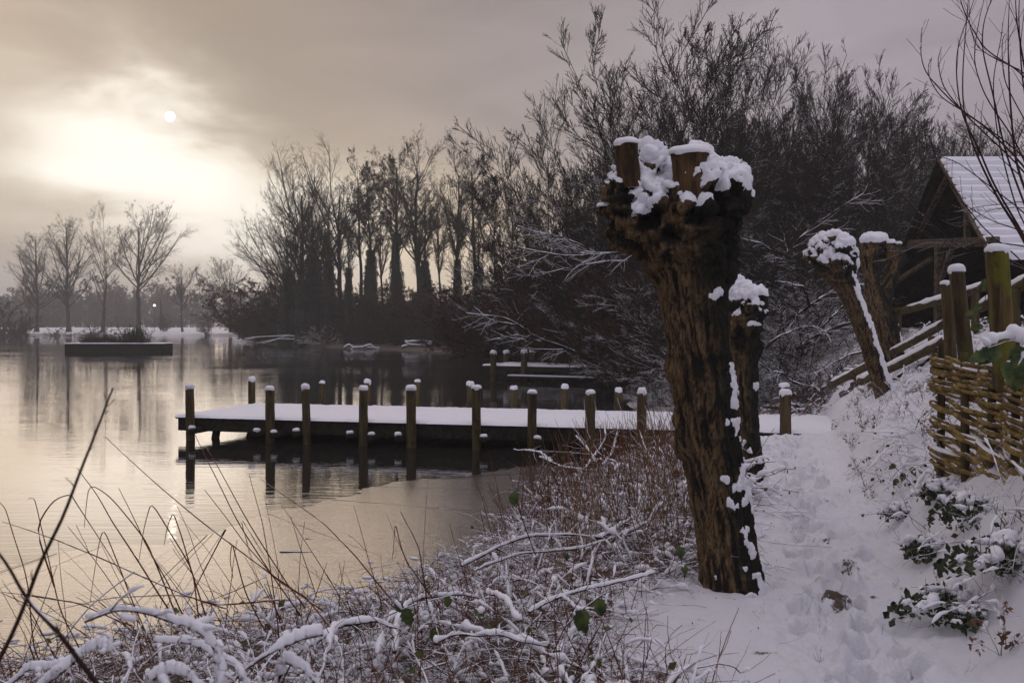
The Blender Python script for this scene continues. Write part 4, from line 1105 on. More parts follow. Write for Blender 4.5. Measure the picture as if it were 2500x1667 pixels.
# ---- far shore: misty poplars and round trees
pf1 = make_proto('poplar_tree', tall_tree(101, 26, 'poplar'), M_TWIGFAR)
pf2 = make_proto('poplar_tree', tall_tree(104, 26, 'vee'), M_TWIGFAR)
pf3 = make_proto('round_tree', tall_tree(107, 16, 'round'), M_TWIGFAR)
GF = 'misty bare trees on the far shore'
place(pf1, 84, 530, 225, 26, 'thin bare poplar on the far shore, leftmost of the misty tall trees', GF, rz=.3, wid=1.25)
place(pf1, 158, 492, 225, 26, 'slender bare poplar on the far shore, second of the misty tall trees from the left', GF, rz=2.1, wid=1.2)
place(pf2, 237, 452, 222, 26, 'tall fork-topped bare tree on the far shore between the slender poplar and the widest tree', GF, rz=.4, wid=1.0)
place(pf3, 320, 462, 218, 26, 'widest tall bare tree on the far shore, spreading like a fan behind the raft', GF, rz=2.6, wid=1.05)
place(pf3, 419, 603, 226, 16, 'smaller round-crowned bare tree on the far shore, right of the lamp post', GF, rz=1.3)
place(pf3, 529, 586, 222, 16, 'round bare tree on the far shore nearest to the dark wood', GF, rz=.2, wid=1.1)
place(pf3, 66, 636, 238, 16, 'small faint bare tree on the far shore behind the leftmost poplar', GF, rz=4.0, wid=.8)
# far wood behind them: one misty mass
def far_wood():
    r = rng(300); tb = Tubes()
    for k in range(74):
        Yd = r.uniform(330, 430); dx = r.uniform(-260, 760); x = DX(dx, Yd)
        env = np.interp(dx, [-200, 0, 60, 100, 180, 230, 300, 400, 480, 560, 640, 760], [660, 655, 655, 640, 648, 628, 640, 625, 620, 628, 640, 640])
        top = D(dx, env+r.uniform(-6, 26), Yd)[2]; H = top-1.3
        S, Rs = stems(7, H, 30, r, .22, 6, .2, 1.6)
        S = S+np.array([x, Yd, 1.0]); tb.add(S, Rs, 3)
        A, Ra = grow(S, Rs, 9, .12, .98, .40, 42, .2, .1, 4, .6, r); tb.add(A, Ra, 3)
        B, Rb = grow(A, Ra, 6, .1, 1, .5, 40, .1, .12, 3, .7, r); tb.add(B, np.maximum(Rb, .035), 3)
        q = B[r.random(len(B)) < .8].reshape(-1, 3); tb.leaves(q, .95, r, asp=.5)
    for k in range(60):
        Yd = r.uniform(300, 330); x = DX(r.uniform(-260, 760), Yd); S, Rs = stems(12, 4.5, 45, r, .06, 4, .2, 2.5); S = S+np.array([x, Yd, 1.2]); tb.add(S, Rs, 3)
        A, Ra = grow(S, Rs, 9, .1, 1, .5, 40, .2, .1, 3, .7, r); tb.add(A, np.maximum(Ra, .03), 3); tb.leaves(A.reshape(-1, 3), .55, r)
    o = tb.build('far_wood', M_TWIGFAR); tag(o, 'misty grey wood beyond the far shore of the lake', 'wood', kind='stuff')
far_wood()
def hill():
    xs = np.linspace(-230, -40, 60); r = rng(5)
    n = len(xs); P = []
    for j, (yy, f) in enumerate([(420, 0.0), (440, .8), (470, 1.0), (540, .9), (620, 0.0)]):
        base = np.interp(xs, [-230, -180, -150, -125, -100, -40], [8, 22, 27, 24, 6, 1])
        P.append(np.c_[xs*yy/440, np.full(n, yy), base*f+1.5*fbm(np.c_[xs*.05, xs*0+j, xs*0], 1, 3, 3)])
    V = np.concatenate(P); i = (np.arange(4)[:, None]*n+np.arange(n-1)[None]).ravel()
    o = mesh_from('hills', V, np.stack([i, i+1, i+n+1, i+n], 1), M_TWIGFAR); o['kind'] = 'structure'
# lit lamp, pole, sapling and shrubs on the far shore
def lamp_post():
    t = thing('street_lamp', 'tiny lit street lamp on the far shore between two bare trees', 'lamp')
    p = D(355, 752, 236); top = D(355, 703, 236)
    Tubes().add([[p[0], p[1], p[2]-.6], [p[0], p[1], top[2]]], np.array([[.07, .05]]), 8).build('pole', M_DARKWOOD, t)
    m = bpy.data.materials.new('lamp_glow'); m.use_nodes = True; nt_ = m.node_tree; nt_.nodes.clear(); e = nt_.nodes.new('ShaderNodeEmission'); e.inputs[0].default_value = (1, .86, .55, 1); e.inputs[1].default_value = 7
    o_ = nt_.nodes.new('ShaderNodeOutputMaterial'); nt_.links.new(e.outputs[0], o_.inputs[0])
    V, F = stub_mesh(top, top+[0, 0, .42], .30, .12, 3, 12, 4); mesh_from('lamp_head', V, F, m, t)
    rebase(t, tuple(p))
lamp_post()
t = thing('utility_pole', 'thin wooden pole with a stay standing on the far shore beside the lit lamp', 'pole'); p = D(369, 756, 230); q = D(369, 688, 230)
Tubes().add([p-[0, 0, .3], q], np.array([[.13, .09]]), 8).build('pole', M_DARKWOOD, t); Tubes().add([D(379, 740, 230), q-[0, 0, .5]], np.array([[.05, .05]]), 5).build('stay', M_DARKWOOD, t); rebase(t, tuple(p))
def shrub_proto(seed, H, n, spread, mat, leafsize=.0, leafmat=None, rad=.02, lv=3, name='bush', lean=(0, 0), curve=.2, nch=(8, 6, 4), lf=.5, mr=.006, leafn=1.0, base=.3, label='x', droopend=0.0):
    r = rng(seed); t = thing(name, label, 'bush'); tb = Tubes()
    S, Rs = stems(n, H, spread, r, rad, 7, curve, base, .35, lean); tb.add(S, Rs, 4)
    P, Q = S, Rs; last = None
    for k in range(lv):
        P, Q = grow(P, Q, nch[k], .12, 1.0, lf, 38, .15-droopend*k, .1, 4 if k < 2 else 3, .62, r); Q = np.maximum(Q, mr); tb.add(P, Q, 3); last = P
    tb.build('branches', mat, t)
    if leafmat is not None and leafsize > 0:
        lp = last[:, 1:].reshape(-1, 3); lp = lp[r.random(len(lp)) < leafn]
        clump = fbm(lp, 1.3, 2, seed) > -.12; lp = lp[clump]
        Tubes().leaves(lp, leafsize, r, asp=.5, droop=.5).build('dead_leaves', leafmat, t)
    note_height(t); return t
PROTO_H = {}
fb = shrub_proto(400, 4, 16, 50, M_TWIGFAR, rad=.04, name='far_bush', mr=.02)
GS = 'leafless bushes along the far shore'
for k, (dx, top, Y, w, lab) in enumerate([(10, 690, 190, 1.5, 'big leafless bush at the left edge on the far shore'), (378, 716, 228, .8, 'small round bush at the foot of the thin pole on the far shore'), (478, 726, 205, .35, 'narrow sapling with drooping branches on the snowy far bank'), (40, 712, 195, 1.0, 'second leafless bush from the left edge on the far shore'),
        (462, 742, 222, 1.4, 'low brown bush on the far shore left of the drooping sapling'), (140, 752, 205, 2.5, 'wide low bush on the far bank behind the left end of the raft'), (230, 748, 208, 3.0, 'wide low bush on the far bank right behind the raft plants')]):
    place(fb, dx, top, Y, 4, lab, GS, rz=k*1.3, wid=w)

# ---- the wood across the lake
protos = [make_proto('bare_tree', tall_tree(201, 22, 'round', .0), M_TREE), make_proto('bare_tree', tall_tree(205, 22, 'upright', .0), M_TREE),
          make_proto('ivy_clad_tree', tall_tree(202, 22, 'round', .54, 2.3), M_TREE), make_proto('ivy_clad_tree', tall_tree(203, 22, 'upright', .66, 2.2), M_TREE),
          make_proto('ivy_clad_tree', tall_tree(204, 22, 'alder', .56, 2.1), M_TREE), make_proto('alder_tree', tall_tree(206, 22, 'alder', .0), M_TREE),
          make_proto('spreading_tree', tall_tree(207, 18, 'spread', .48, 2.3), M_TREE)]
PH = [22, 22, 22, 22, 22, 22, 18]
GW = 'bare trees of the dark wood across the lake'
wood = [ # proto, dx, top, Y, width, rz, look, lean
 (6, 683, 425, 112, .92, .3, 'spreading tree reaching left over the water', -.12),
 (0, 700, 318, 110, .95, 1.2, 'rounded bare tree', -.03), (2, 722, 352, 108, .9, 2.0, 'ivy-wrapped rounded tree', .0), (0, 783, 318, 110, 1.05, 3.0, 'broad bare tree with dense top', .02),
 (2, 756, 400, 105, .75, .3, 'shorter ivy-wrapped tree', 0), (5, 830, 345, 106, .8, 2.3, 'narrow tree with dark clustered twigs', .02), (4, 852, 380, 104, .8, 4.1, 'tree with its lower trunk thick with ivy', .02),
 (3, 912, 335, 102, .62, .5, 'ivy column of a tree, thickest trunk of the wood', 0), (5, 908, 322, 104, .9, 5.0, 'dark clustered top behind the ivy column', 0), (1, 968, 286, 104, 1.1, 1.7, 'tallest slender bare tree', .01),
 (4, 985, 430, 101, .8, .9, 'leaning ivy-clad trunk', -.05), (3, 965, 470, 100, .65, 2.9, 'short ivy-clad tree', 0), (1, 1048, 292, 102, 1.0, 3.6, 'slender bare tree with an egg-shaped top', .0), (5, 1092, 330, 101, .95, 2.2, 'tree with a dark twiggy dome', .02),
 (3, 1050, 440, 98, .6, 4.4, 'ivy-clad trunk below the egg-shaped top', .0), (5, 1140, 390, 98, .7, .2, 'thin dark-topped tree', -.02), (4, 1100, 470, 95, .6, 3.4, 'thin ivy-clad tree', 0), (5, 1175, 405, 90, .7, 1.0, 'thin tree beside the willow thicket', .02),
 (1, 1010, 400, 112, .7, .5, 'faint bare tree set back', 0), (1, 880, 400, 115, .7, 1.5, 'faint bare tree set back', 0), (2, 650, 520, 106, .8, 4.5, 'low ivy-clad tree at the water end', 0), (5, 1210, 420, 84, .7, 4.0, 'thin tree with dark twigs near the hanging bushes', 0), (3, 800, 470, 102, .7, 5.2, 'stout ivy-clad trunk', 0), (4, 690, 500, 104, .9, 5.9, 'ivy-hung low tree', 0)]
order = sorted(range(len(wood)), key=lambda i: wood[i][1]); rank = {i: k for k, i in enumerate(order)}
for i, (pi, dx, top, Y, w, rz, look, ln) in enumerate(wood):
    place(protos[pi], dx, top, Y, PH[pi], f'{look}, {ORD[rank[i]]} from left in the wood', GW, rz=rz, wid=w, lean=ln)
# undergrowth at the waterline of the wood
ub = [shrub_proto(410, 5, 26, 52, M_THICK, .16, M_DEAD, rad=.035, name='undergrowth_bush', mr=.012, leafn=.35, base=.9),
      shrub_proto(411, 5, 26, 60, M_THICK, .15, M_REDLEAF, rad=.03, name='undergrowth_bush', mr=.012, leafn=.22, base=.9)]
r = rng(500)
n_ub = 52
udx = np.linspace(585, 1330, n_ub)+r.uniform(-6, 6, n_ub)
cntu = {'back': 0, 'front': 0}
for i in range(n_ub):
    f = (udx[i]-585)/745
    edge = np.interp(udx[i], [585, 700, 850, 1000, 1150, 1330], [117, 108, 96, 86, 70, 56]); back = r.random() < .5
    Y = edge+(r.uniform(1.5, 4) if not back else r.uniform(6, 12))
    top = r.uniform(700, 745) if not back else r.uniform(630, 700)
    if udx[i] < 620: top = max(top, 690)
    kk = 'back' if back else 'front'; cntu[kk] += 1
    place(ub[i % 2], udx[i], top, Y, 5, (f'taller brown bush deeper in the undergrowth of the dark wood, {ORD[cntu[kk]-1]} from left' if back else f'low brown bush at the waterline of the dark wood, {ORD[cntu[kk]-1]} from left'), 'undergrowth bushes of the dark wood', rz=r.uniform(0, 6), wid=r.uniform(1.1, 1.7))
# pale brush on the bank
pb_ = shrub_proto(420, 2.6, 60, 80, bark_mat('pale_twigs', (.09, .06, .045), (.20, .15, .12), snow=.5, bump=0, sc=3, snow_noise=4), rad=.03, name='pale_brushwood', lv=2, nch=(4, 3, 1), lf=.4, mr=.014, base=.8, curve=.05, lean=(-.3, 0))
place(pb_, 745, 742, 103, 2.6, 'pale leaning brushwood at the waterline of the dark wood', None, wid=2.0)
def fallen(label, lines, Y, rad, snowh=.05, group='fallen branches at the far waterline'):
    t = thing('fallen_branch', label, 'branch', group=group)
    for i, L in enumerate(lines):
        P = [D(a, b, Y+e) for (a, b, e) in L]
        l_, P_, R2 = log('limb', P, np.linspace(rad, rad*.35, len(P)), M_DARKWOOD, t, seed=i, k=8, sub=6)
        snow_ridge('snow_line', P_, R2, l_, h=snowh, w=1.1, seed=i+2, cut=-.7, k=8)
    rebase(t, tuple(D(*lines[0][0][:2], Y)))
fallen('long bare branches fallen flat over the water at the left end of the dark wood', [[(700, 776, 0), (660, 771, 0), (600, 774, 0), (552, 784, 0)], [(690, 780, 0), (640, 779, 0), (590, 788, 0)], [(660, 771, 0), (630, 782, 0), (600, 790, 0)], [(600, 774, 0), (560, 778, 0)]], 104, .09)
fallen('snowy driftwood lying low on the water in front of the dark wood', [[(788, 800, 0), (802, 792, 0), (812, 799, 0), (836, 797, 0), (876, 801, 0)], [(836, 797, 0), (850, 792, 0), (862, 799, 0)], [(812, 799, 0), (800, 808, 0)]], 92, .09, .12)
fallen('snowy fallen branch at the waterline right of the driftwood', [[(922, 798, 0), (940, 792, 0), (965, 794, 0), (992, 790, 0)], [(965, 794, 0), (985, 800, 0)], [(940, 792, 0), (930, 786, 0), (960, 784, 0), (994, 786, 0)]], 88, .10, .14)

# ------------------------------------------------------------------ willow thicket on the right
def willow(seed, n, spread, leafn=.55, lf=.36, name='willow_tree', mat=None, lsz=.075, H=13, nch=(20, 11, 7), rad=.075, lean=(0, 0), up=.42, lm=None, base=.8):
    r = rng(seed); t = thing(name, 'x', 'tree'); st = Tubes(); tb = Tubes()
    S, Rs = stems(n, H, spread, r, rad, 11, .5, base, .5, lean); Rs = Rs*np.linspace(1, .35, 12)[None]; st.add(S, Rs, 6)
    A, Ra = grow(S, Rs, nch[0], .12, .97, lf, 42, up*.7, .09, 6, .55, r, lslope=.55); tb.add(A, np.maximum(Ra, .012), 4)
    B, Rb = grow(A, Ra, nch[1], .12, 1.0, 0.46, 34, up*.7, .07, 5, .55, r); B_r = np.maximum(Rb, .0085); tb.add(B, B_r, 3)
    E, Re = grow(B, B_r, nch[2], .1, 1.0, .55, 32, up*.6, .07, 3, .8, r); tb.add(E, np.maximum(Re*.8, .0066), 3)
    st.build('trunk', mat or M_WILLOW, t); tb.build('crown', mat or M_WILLOW, t)
    P = np.concatenate([E[:, 1:].reshape(-1, 3), B[:, 1:].reshape(-1, 3)])
    g = fbm(P, .9, 3, seed)
    P = P[(g > .02) & (r.random(len(P)) < leafn)]
    if len(P): Tubes().leaves(P, lsz, r, asp=.35, droop=1.2).build('dead_leaves', lm or M_DEAD, t)
    note_height(t); return t
wl = [willow(601, 16, 40, lf=.42), willow(602, 18, 42, .35, lf=.42), willow(603, 14, 34, .8, lf=.42), willow(604, 15, 36, .15, lf=.42)]
GWi = 'tall bare willows of the thicket behind the pollards'
wlist = [(0, 1405, 185, 44, .85, 'wide bare willow leaning left over the lake edge', -.03), (1, 1500, 95, 42, .9, 'bare willow rising behind the head of the largest pollard', -.03), (2, 1625, 2, 41, .95, 'tallest bare willow of the thicket, its top touching the upper edge', .0),
         (0, 1740, 62, 40, .9, 'tall bare willow just right of the tallest one', .02), (2, 1835, 70, 42, .85, 'tall bare willow thick with dark dead leaves', .03), (1, 1915, 150, 40, .9, 'bare willow with long whip-like top shoots', .05),
         (3, 1330, 260, 48, 1.0, 'thin open bare willow at the lake end of the thicket', -.03), (3, 1960, 245, 52, .9, 'lower bare willow behind the leaning pollard', 0), (2, 2065, 195, 50, .9, 'rounded bare tree dotted with leaves, left of the shed roof', 0),
         (2, 2165, 225, 52, .9, 'rounded bare tree behind the ridge of the shed', .02), (3, 2260, 300, 50, .9, 'thin bare tree showing above the shed roof', 0), (1, 1255, 385, 52, .8, 'low bare willow between the wood and the thicket', -.04),
         (3, 2360, 290, 46, .9, 'bare tree above the roof at the right edge', 0), (1, 1580, 330, 34, .9, 'nearer bush willow hidden behind the trunk of the largest pollard', -.05), (0, 1440, 380, 36, 1.0, 'nearer bush willow left of the largest pollard', -.06), (1, 1790, 330, 33, .9, 'nearer bush willow right of the largest pollard head', .0), (3, 2010, 380, 36, .9, 'thin bush willow between the leaning pollard and the shed', .0), (0, 1880, 400, 34, .8, 'nearer bush willow above the leaning pollard', .0),
  (3, 1450, 230, 47, .9, 'fine-twigged willow set back behind the pair left of the largest pollard', -.02), (1, 1560, 150, 46, .9, 'willow set back directly above the largest pollard head', 0), (0, 1680, 120, 45, .9, 'dense willow set back between the two tallest', 0), (2, 1780, 170, 46, .9, 'leafy willow set back right of the tallest', 0),
  (3, 1870, 210, 46, .9, 'open willow set back above the leaning pollard', 0), (1, 2010, 300, 45, .9, 'dense low willow just left of the shed gable', 0), (0, 2110, 300, 46, .9, 'dense low willow touching the shed ridge', 0), (0, 1345, 330, 45, .8, 'low rounded willow by the lake behind the long boughs', 0), (2, 1700, 300, 36, .8, 'leafy bush willow just right of the largest pollard', 0)]
PROTO_USED.discard('x')
for i, (pi, dx, top, Y, w, lab, ln) in enumerate(wlist):
    place(wl[pi], dx, top, Y, 13, lab, GWi, rz=i*1.7, wid=w, lean=ln)
# red-brown hanging thicket over the water, round the far jetty
hb = [shrub_proto(700, 6, 18, 62, M_THICK, .075, M_REDLEAF, rad=.05, name='hanging_bush', nch=(11, 8, 6), lf=.45, mr=.0065, leafn=.55, base=1.0, curve=-.15, label='x'),
      shrub_proto(701, 6, 18, 66, M_THICK, .07, M_DEAD, rad=.05, name='hanging_bush', nch=(11, 8, 6), lf=.45, mr=.0065, leafn=.40, base=1.0, curve=-.25, label='x'),
      shrub_proto(702, 5, 20, 75, M_LOWTW, .06, M_DEAD, rad=.045, name='tangled_bush', nch=(9, 7, 4), lf=.55, mr=.006, leafn=.06, base=1.0, curve=-.35, label='x'),
      shrub_proto(703, 5, 16, 70, M_LOWTW, .06, M_DEAD, rad=.05, name='tangled_bush', nch=(9, 6, 4), lf=.55, mr=.006, leafn=.04, base=1.4, curve=-.1, label='x')]
GHb = 'red-brown bushes hanging over the water by the far jetty'
hl = [(0, 1215, 560, 50, 1.5), (1, 1290, 520, 47, 1.5), (0, 1362, 540, 43, 1.5), (1, 1430, 500, 40, 1.4), (0, 1500, 530, 36, 1.4), (0, 1560, 560, 33, 1.3), (1, 1180, 640, 53, 1.6), (0, 1258, 640, 49, 1.6), (1, 1385, 650, 38, 1.5), (0, 1420, 660, 36, 1.6), (1, 1490, 690, 32, 1.6), (0, 1568, 700, 29, 1.6), (1, 1306, 700, 48, 1.6), (0, 1430, 740, 33.5, 1.5), (1, 1480, 770, 30, 1.7), (0, 1150, 700, 58, 1.9), (1, 1100, 720, 66, 1.9), (1, 1545, 800, 27, 1.6)]
labs = ['red-leaved bush', 'dark twiggy bush']
hl = [(a, b+57 if (Y < 41 and b < 1450) else b, c, Y, w*(.72 if Y < 41 else .85)) for (a, b, c, Y, w) in hl]
for i, (pi, dx, top, Y, w) in enumerate(hl):
    place(hb[pi], dx, top, Y, 6, f'{labs[pi]} over the water by the far jetty, {ORD[sorted([q[1] for q in hl]).index(dx)]} from left', GHb, z=.25, rz=i*1.1, wid=w)
GTb = 'snow-dusted tangled bushes at the foot of the thicket'
tl = [(2, 1640, 640, 30, 1.5), (3, 1720, 560, 28, 1.6), (2, 1790, 600, 26, 1.5), (3, 1860, 580, 28, 1.5), (2, 1930, 640, 26, 1.4), (3, 1990, 620, 30, 1.5), (2, 1760, 720, 22.5, 1.6), (3, 1820, 700, 22, 1.6), (2, 1885, 740, 21.5, 1.5), (3, 1790, 800, 21, 1.7), (2, 1730, 790, 21.5, 1.6), (3, 1862, 820, 20.5, 1.5), (2, 1950, 800, 21, 1.3), (2, 1660, 780, 23, 1.6), (3, 1590, 760, 25, 1.6), (2, 1540, 830, 24, 1.5), (3, 2010, 760, 24, 1.2), (2, 2060, 560, 34, 1.4), (3, 2120, 560, 36, 1.5), (3, 1560, 640, 31, 1.6), (2, 1480, 860, 26, 1.5)]
for i, (pi, dx, top, Y, w) in enumerate(tl):
    place(hb[pi], dx, top, Y, 5, f'{["loosely", "densely"][pi-2]} tangled bush dusted with snow, {ORD[sorted([q[1] for q in tl]).index(dx)]} from left under the willows', GTb, z=(.3 if dx < 1700 else None), rz=i*2.3, wid=w)
M_SNOWTW = bark_mat('snowy_twigs', (.014, .010, .008), (.045, .03, .02), snow=.85, bump=0, sc=4, snow_noise=6, snow_t=.35)
# big snow-lined boughs
GB = 'snow-lined boughs reaching out of the thicket'
def bough(label, lines, Y, rad, snowh=.03, mat=None):
    t = thing('bough', label, 'branch', group=GB)
    for i, L in enumerate(lines):
        P = [D(a, b, Y+e) for (a, b, e) in L]
        P = np.array(P); tt = np.linspace(0, len(P)-1, 30); Q = np.stack([np.interp(tt, np.arange(len(P)), P[:, q]) for q in range(3)], 1)
        Q[1:] += np.cumsum(rng(i+int(Y)).normal(size=(29, 3))*.012, 0)
        for _ in range(3): Q[1:-1] = .25*Q[:-2]+.5*Q[1:-1]+.25*Q[2:]
        R = np.linspace(rad*(1 if i == 0 else .6), rad*.14, 30)
        l_, P_, R2 = log('limb', Q, R, mat or M_LOWTW, t, seed=i, k=8, sub=2)
        snow_ridge('snow_line', P_, R2*.9, l_, h=snowh*.7, w=.9, seed=i+2, cut=-.12, k=8)
        A, Ra = grow(Q[None], R[None], 16, .15, .98, .35, 40, .1, .09, 7, .5, rng(i+5)); B, Rb = grow(A, Ra, 5, .15, 1, .45, 40, .1, .1, 4, .6, rng(i+6))
        Tubes().add(A, np.maximum(Ra, .006), 4).add(B, np.maximum(Rb, .005), 3).build('side_twigs', M_SNOWTW, l_)
    rebase(t, tuple(D(*lines[0][0][:2], Y)))
bough('long snow-lined bough arching left over the water above the far jetty', [[(1400, 850, 2), (1300, 800, 1), (1240, 785, 0), (1190, 748, 0), (1150, 728, 0), (1070, 722, 0)], [(1240, 785, 0), (1190, 775, 0), (1130, 785, 0)], [(1190, 748, 0), (1130, 735, 0), (1095, 705, 0)]], 34, .07, .035)
bough('moss-grown bough with snow pointing left from behind the pollard neck', [[(1500, 600, 3), (1440, 578, 0), (1370, 582, 0), (1290, 590, 0), (1180, 570, 0)], [(1440, 600, 2), (1380, 600, 0), (1300, 612, 0), (1210, 630, 0)], [(1370, 582, 0), (1290, 545, 0), (1190, 520, 0)]], 26, .055, .02)
bough('upper snowy bough slanting up right between the pollards', [[(1830, 800, 2), (1880, 770, 1), (1960, 735, 0), (2030, 725, 0)], [(1880, 770, 0), (1905, 735, 0), (1960, 700, 0)]], 21, .06, .035)
bough('snowy bough slanting from the second pollard up to the right', [[(1790, 740, 1), (1860, 705, 0), (1910, 668, 0), (1960, 640, -.5)], [(1860, 705, 0), (1840, 660, 0), (1790, 640, 0)], [(1940, 650, 0), (1990, 660, 0), (2040, 672, 0)]], 23, .055, .03)
bough('thin snowy bough rising steeply behind the leaning pollard head', [[(1740, 690, 1), (1800, 600, 0), (1840, 540, 0), (1930, 470, 0), (1985, 440, 0)], [(1800, 600, 0), (1750, 560, 0), (1690, 540, 0)]], 27, .055, .02)
bough('low snowy branch lying across the foot of the thicket', [[(1900, 900, 1), (1820, 870, 0), (1780, 850, 0)], [(1990, 800, 0), (1920, 830, 0), (1850, 860, 0)]], 20, .035, .03)
bough('forked snowy bough low beside the second pollard', [[(1760, 800, 0), (1800, 760, 0), (1850, 750, 0), (1900, 760, 0)], [(1800, 760, 0), (1790, 720, 0), (1770, 690, 0)]], 20, .035, .025)

# ------------------------------------------------------------------ overhanging willow shoots, top right
def shoots(name, label, lines, Y, rad, mat, sub=9, twigs=5, seed=0, extra=None):
    r = rng(seed); t = thing(name, label, 'shrub'); allP = []
    for i, (L, k_) in enumerate(lines):
        P = np.array([D(a/K, b/K, Y+(e[0] if e else 0)) for (a, b, *e) in L]); n = len(P); tt = np.linspace(0, n-1, 40)
        # smooth through the points
        Q = np.stack([np.interp(tt, np.arange(n), P[:, q]) for q in range(3)], 1)
        for _ in range(6): Q[1:-1] = .25*Q[:-2]+.5*Q[1:-1]+.25*Q[2:]
        R = np.linspace(rad*k_, .0022, 40)
        tb = Tubes().add(Q, R[None], 6)
        A, Ra = grow(Q[None], R[None], twigs, .25, .98, .16, 32, .3, .06, 6, .55, r, lslope=.3); tb.add(A, np.maximum(Ra, .0016), 4)
        # buds
        bi = r.uniform(5, 38, 40); bp = np.stack([np.interp(bi, np.arange(40), Q[:, q]) for q in range(3)], 1); tb.leaves(bp, .014, r, asp=.4)
        tb.build('shoot', mat, t)
    return t
# listed from the rooted end to the tip, photo pixels
big = [([(2560,720),(2496,578),(2442,500),(2410,440),(2372,360),(2346,271),(2345,169),(2359,0),(2362,-60)],1.5), ([(2560,700),(2500,575),(2420,450),(2386,360),(2345,290),(2330,200),(2330,120),(2360,40),(2380,-20)],1.2),
       ([(2600,560),(2500,407),(2397,306),(2340,271),(2255,183),(2243,137),(2244,87)],1.1), ([(2600,480),(2540,420),(2430,330),(2345,271),(2290,240),(2262,190),(2262,160),(2271,145)],.8), ([(2560,500),(2480,400),(2360,290),(2298,217),(2284,153),(2294,118)],.9),
       ([(2580,700),(2490,478),(2448,366),(2420,230),(2392,128),(2394,60),(2416,0),(2425,-40)],1.1), ([(2600,760),(2530,540),(2475,400),(2460,230),(2455,100),(2458,0)],1.7), ([(2600,600),(2545,430),(2500,190),(2476,60),(2470,-40)],1.6),
       ([(2620,640),(2560,500),(2520,330),(2490,200),(2480,40),(2485,-40)],1.4), ([(2600,380),(2500,185),(2400,127),(2360,60),(2340,10),(2335,-30)],.8), ([(2590,300),(2500,180),(2430,150),(2380,120),(2361,68),(2362,30)],.7),
       ([(2560,640),(2480,520),(2430,330),(2418,200),(2440,90),(2442,60)],.8), ([(2590,640),(2540,500),(2480,350),(2400,240),(2370,150),(2385,50),(2400,-10)],.9), ([(2610,560),(2560,400),(2500,300),(2445,200),(2440,110),(2447,88)],.8),
       ([(2560,760),(2500,640),(2400,560),(2330,470),(2285,400),(2265,330)],.8), ([(2560,600),(2500,520),(2420,460),(2340,400),(2300,385),(2270,380)],.7)]
s_ = shoots('willow_shrub', 'long whippy willow shoots arching in from the right edge in front of the shed roof', big, 7.6, .0085, M_SHOOT, seed=5, twigs=6)
rebase(s_, tuple(D(2352, 640, 7.6)))
low = [([(2620,640),(2500,600),(2400,590),(2330,610),(2250,560),(2200,545)],1.0), ([(2620,700),(2450,640),(2330,600),(2200,480),(2170,440)],.9), ([(2620,600),(2480,560),(2420,540),(2350,500),(2290,400)],.9), ([(2620,560),(2500,490),(2440,500),(2380,505),(2350,520),(2300,600)],.7),
       ([(2600,720),(2480,640),(2380,600),(2260,590),(2150,640)],.7), ([(2600,560),(2500,505),(2420,510),(2330,560),(2300,640)],.6)]
s_ = shoots('thorn_shrub', 'thin thorny twigs with bits of snow crossing in front of the shed gable', low, 9.5, .008, M_LOWTW, seed=9, twigs=12)
rebase(s_, tuple(D(2352, 700, 9.5)))
# ------------------------------------------------------------------ foreground brush
def in_brush(n, r, x0, x1, y0, y1, bias=None):
    x = r.uniform(x0, x1, n*6); y = r.uniform(y0, y1, n*6)
    sd = seg_dist(x, y, SHORE); sd = np.where(inside(x, y, SHORE), sd, -sd)
    k = brushmask(x, y, sd+.35) > r.random(len(x))
    x, y = x[k][:n], y[k][:n]
    return x, y
def zat(x, y): return ground(x, y)[0]
def arcs(x, y, z, L, r, up=.62, fall=1.5, ns=12, az=None, wob=.16):
    n = len(x); a = r.uniform(0, 2*math.pi, n) if az is None else az
    e = r.uniform(min(.12, up*.5), up, n); d = np.stack([np.cos(a)*np.cos(e), np.sin(a)*np.cos(e), np.sin(e)], 1)
    p = np.stack([x, y, z-.02], 1); pts = [p]
    f = fall*r.uniform(.6, 1.3, (n, 1))
    for k in range(ns):
        d = nrm(d+np.array([0, 0, -1])*f/ns+r.normal(size=(n, 3))*wob); p = p+d*(L/ns)[:, None]; pts.append(p)
    return np.stack(pts, 1)
def snow_on(P, rs, r, seed, cover=.5, k=7, rise=.7, lo=.0):
    """broken lumpy tubes of snow riding on polylines; lumps merge where they are thick"""
    M, n, _ = P.shape
    # refine
    t = np.linspace(0, n-1, (n-1)*3+1); i = np.minimum(t.astype(int), n-2); f = (t-i)[None, :, None]
    Q = P[:, i]*(1-f)+P[:, i+1]*f
    T = nrm(np.gradient(Q, axis=1)); hor = np.sqrt(np.clip(1-T[..., 2]**2, 0, 1))
    g = fbm(Q.reshape(-1, 3), 7.0, 3, seed, .7).reshape(M, -1); g2 = fbm(Q.reshape(-1, 3), 24.0, 2, seed+1).reshape(M, -1)
    m = sstep(g+cover-.5, lo-.08, lo+.22)*sstep(hor, .35, .8)
    m[:, 0] *= .3; m[:, -1] *= .2
    R = rs[:, None]*m*(.85+.9*g2)
    R = np.maximum(R, 1e-4)
    Q = Q+np.array([0, 0, 1.])*(R*rise)[..., None]
    keep = R.max(1) > rs*.35
    return Q[keep], R[keep]
r = rng(1234)
brush = thing('brambles', 'snow-laden tangle of brambles and dead stems on the shore left of the path', 'undergrowth', kind='stuff')
ST = Tubes(); SN = Tubes(); FT = Tubes(); LV = Tubes(); BL = Tubes()
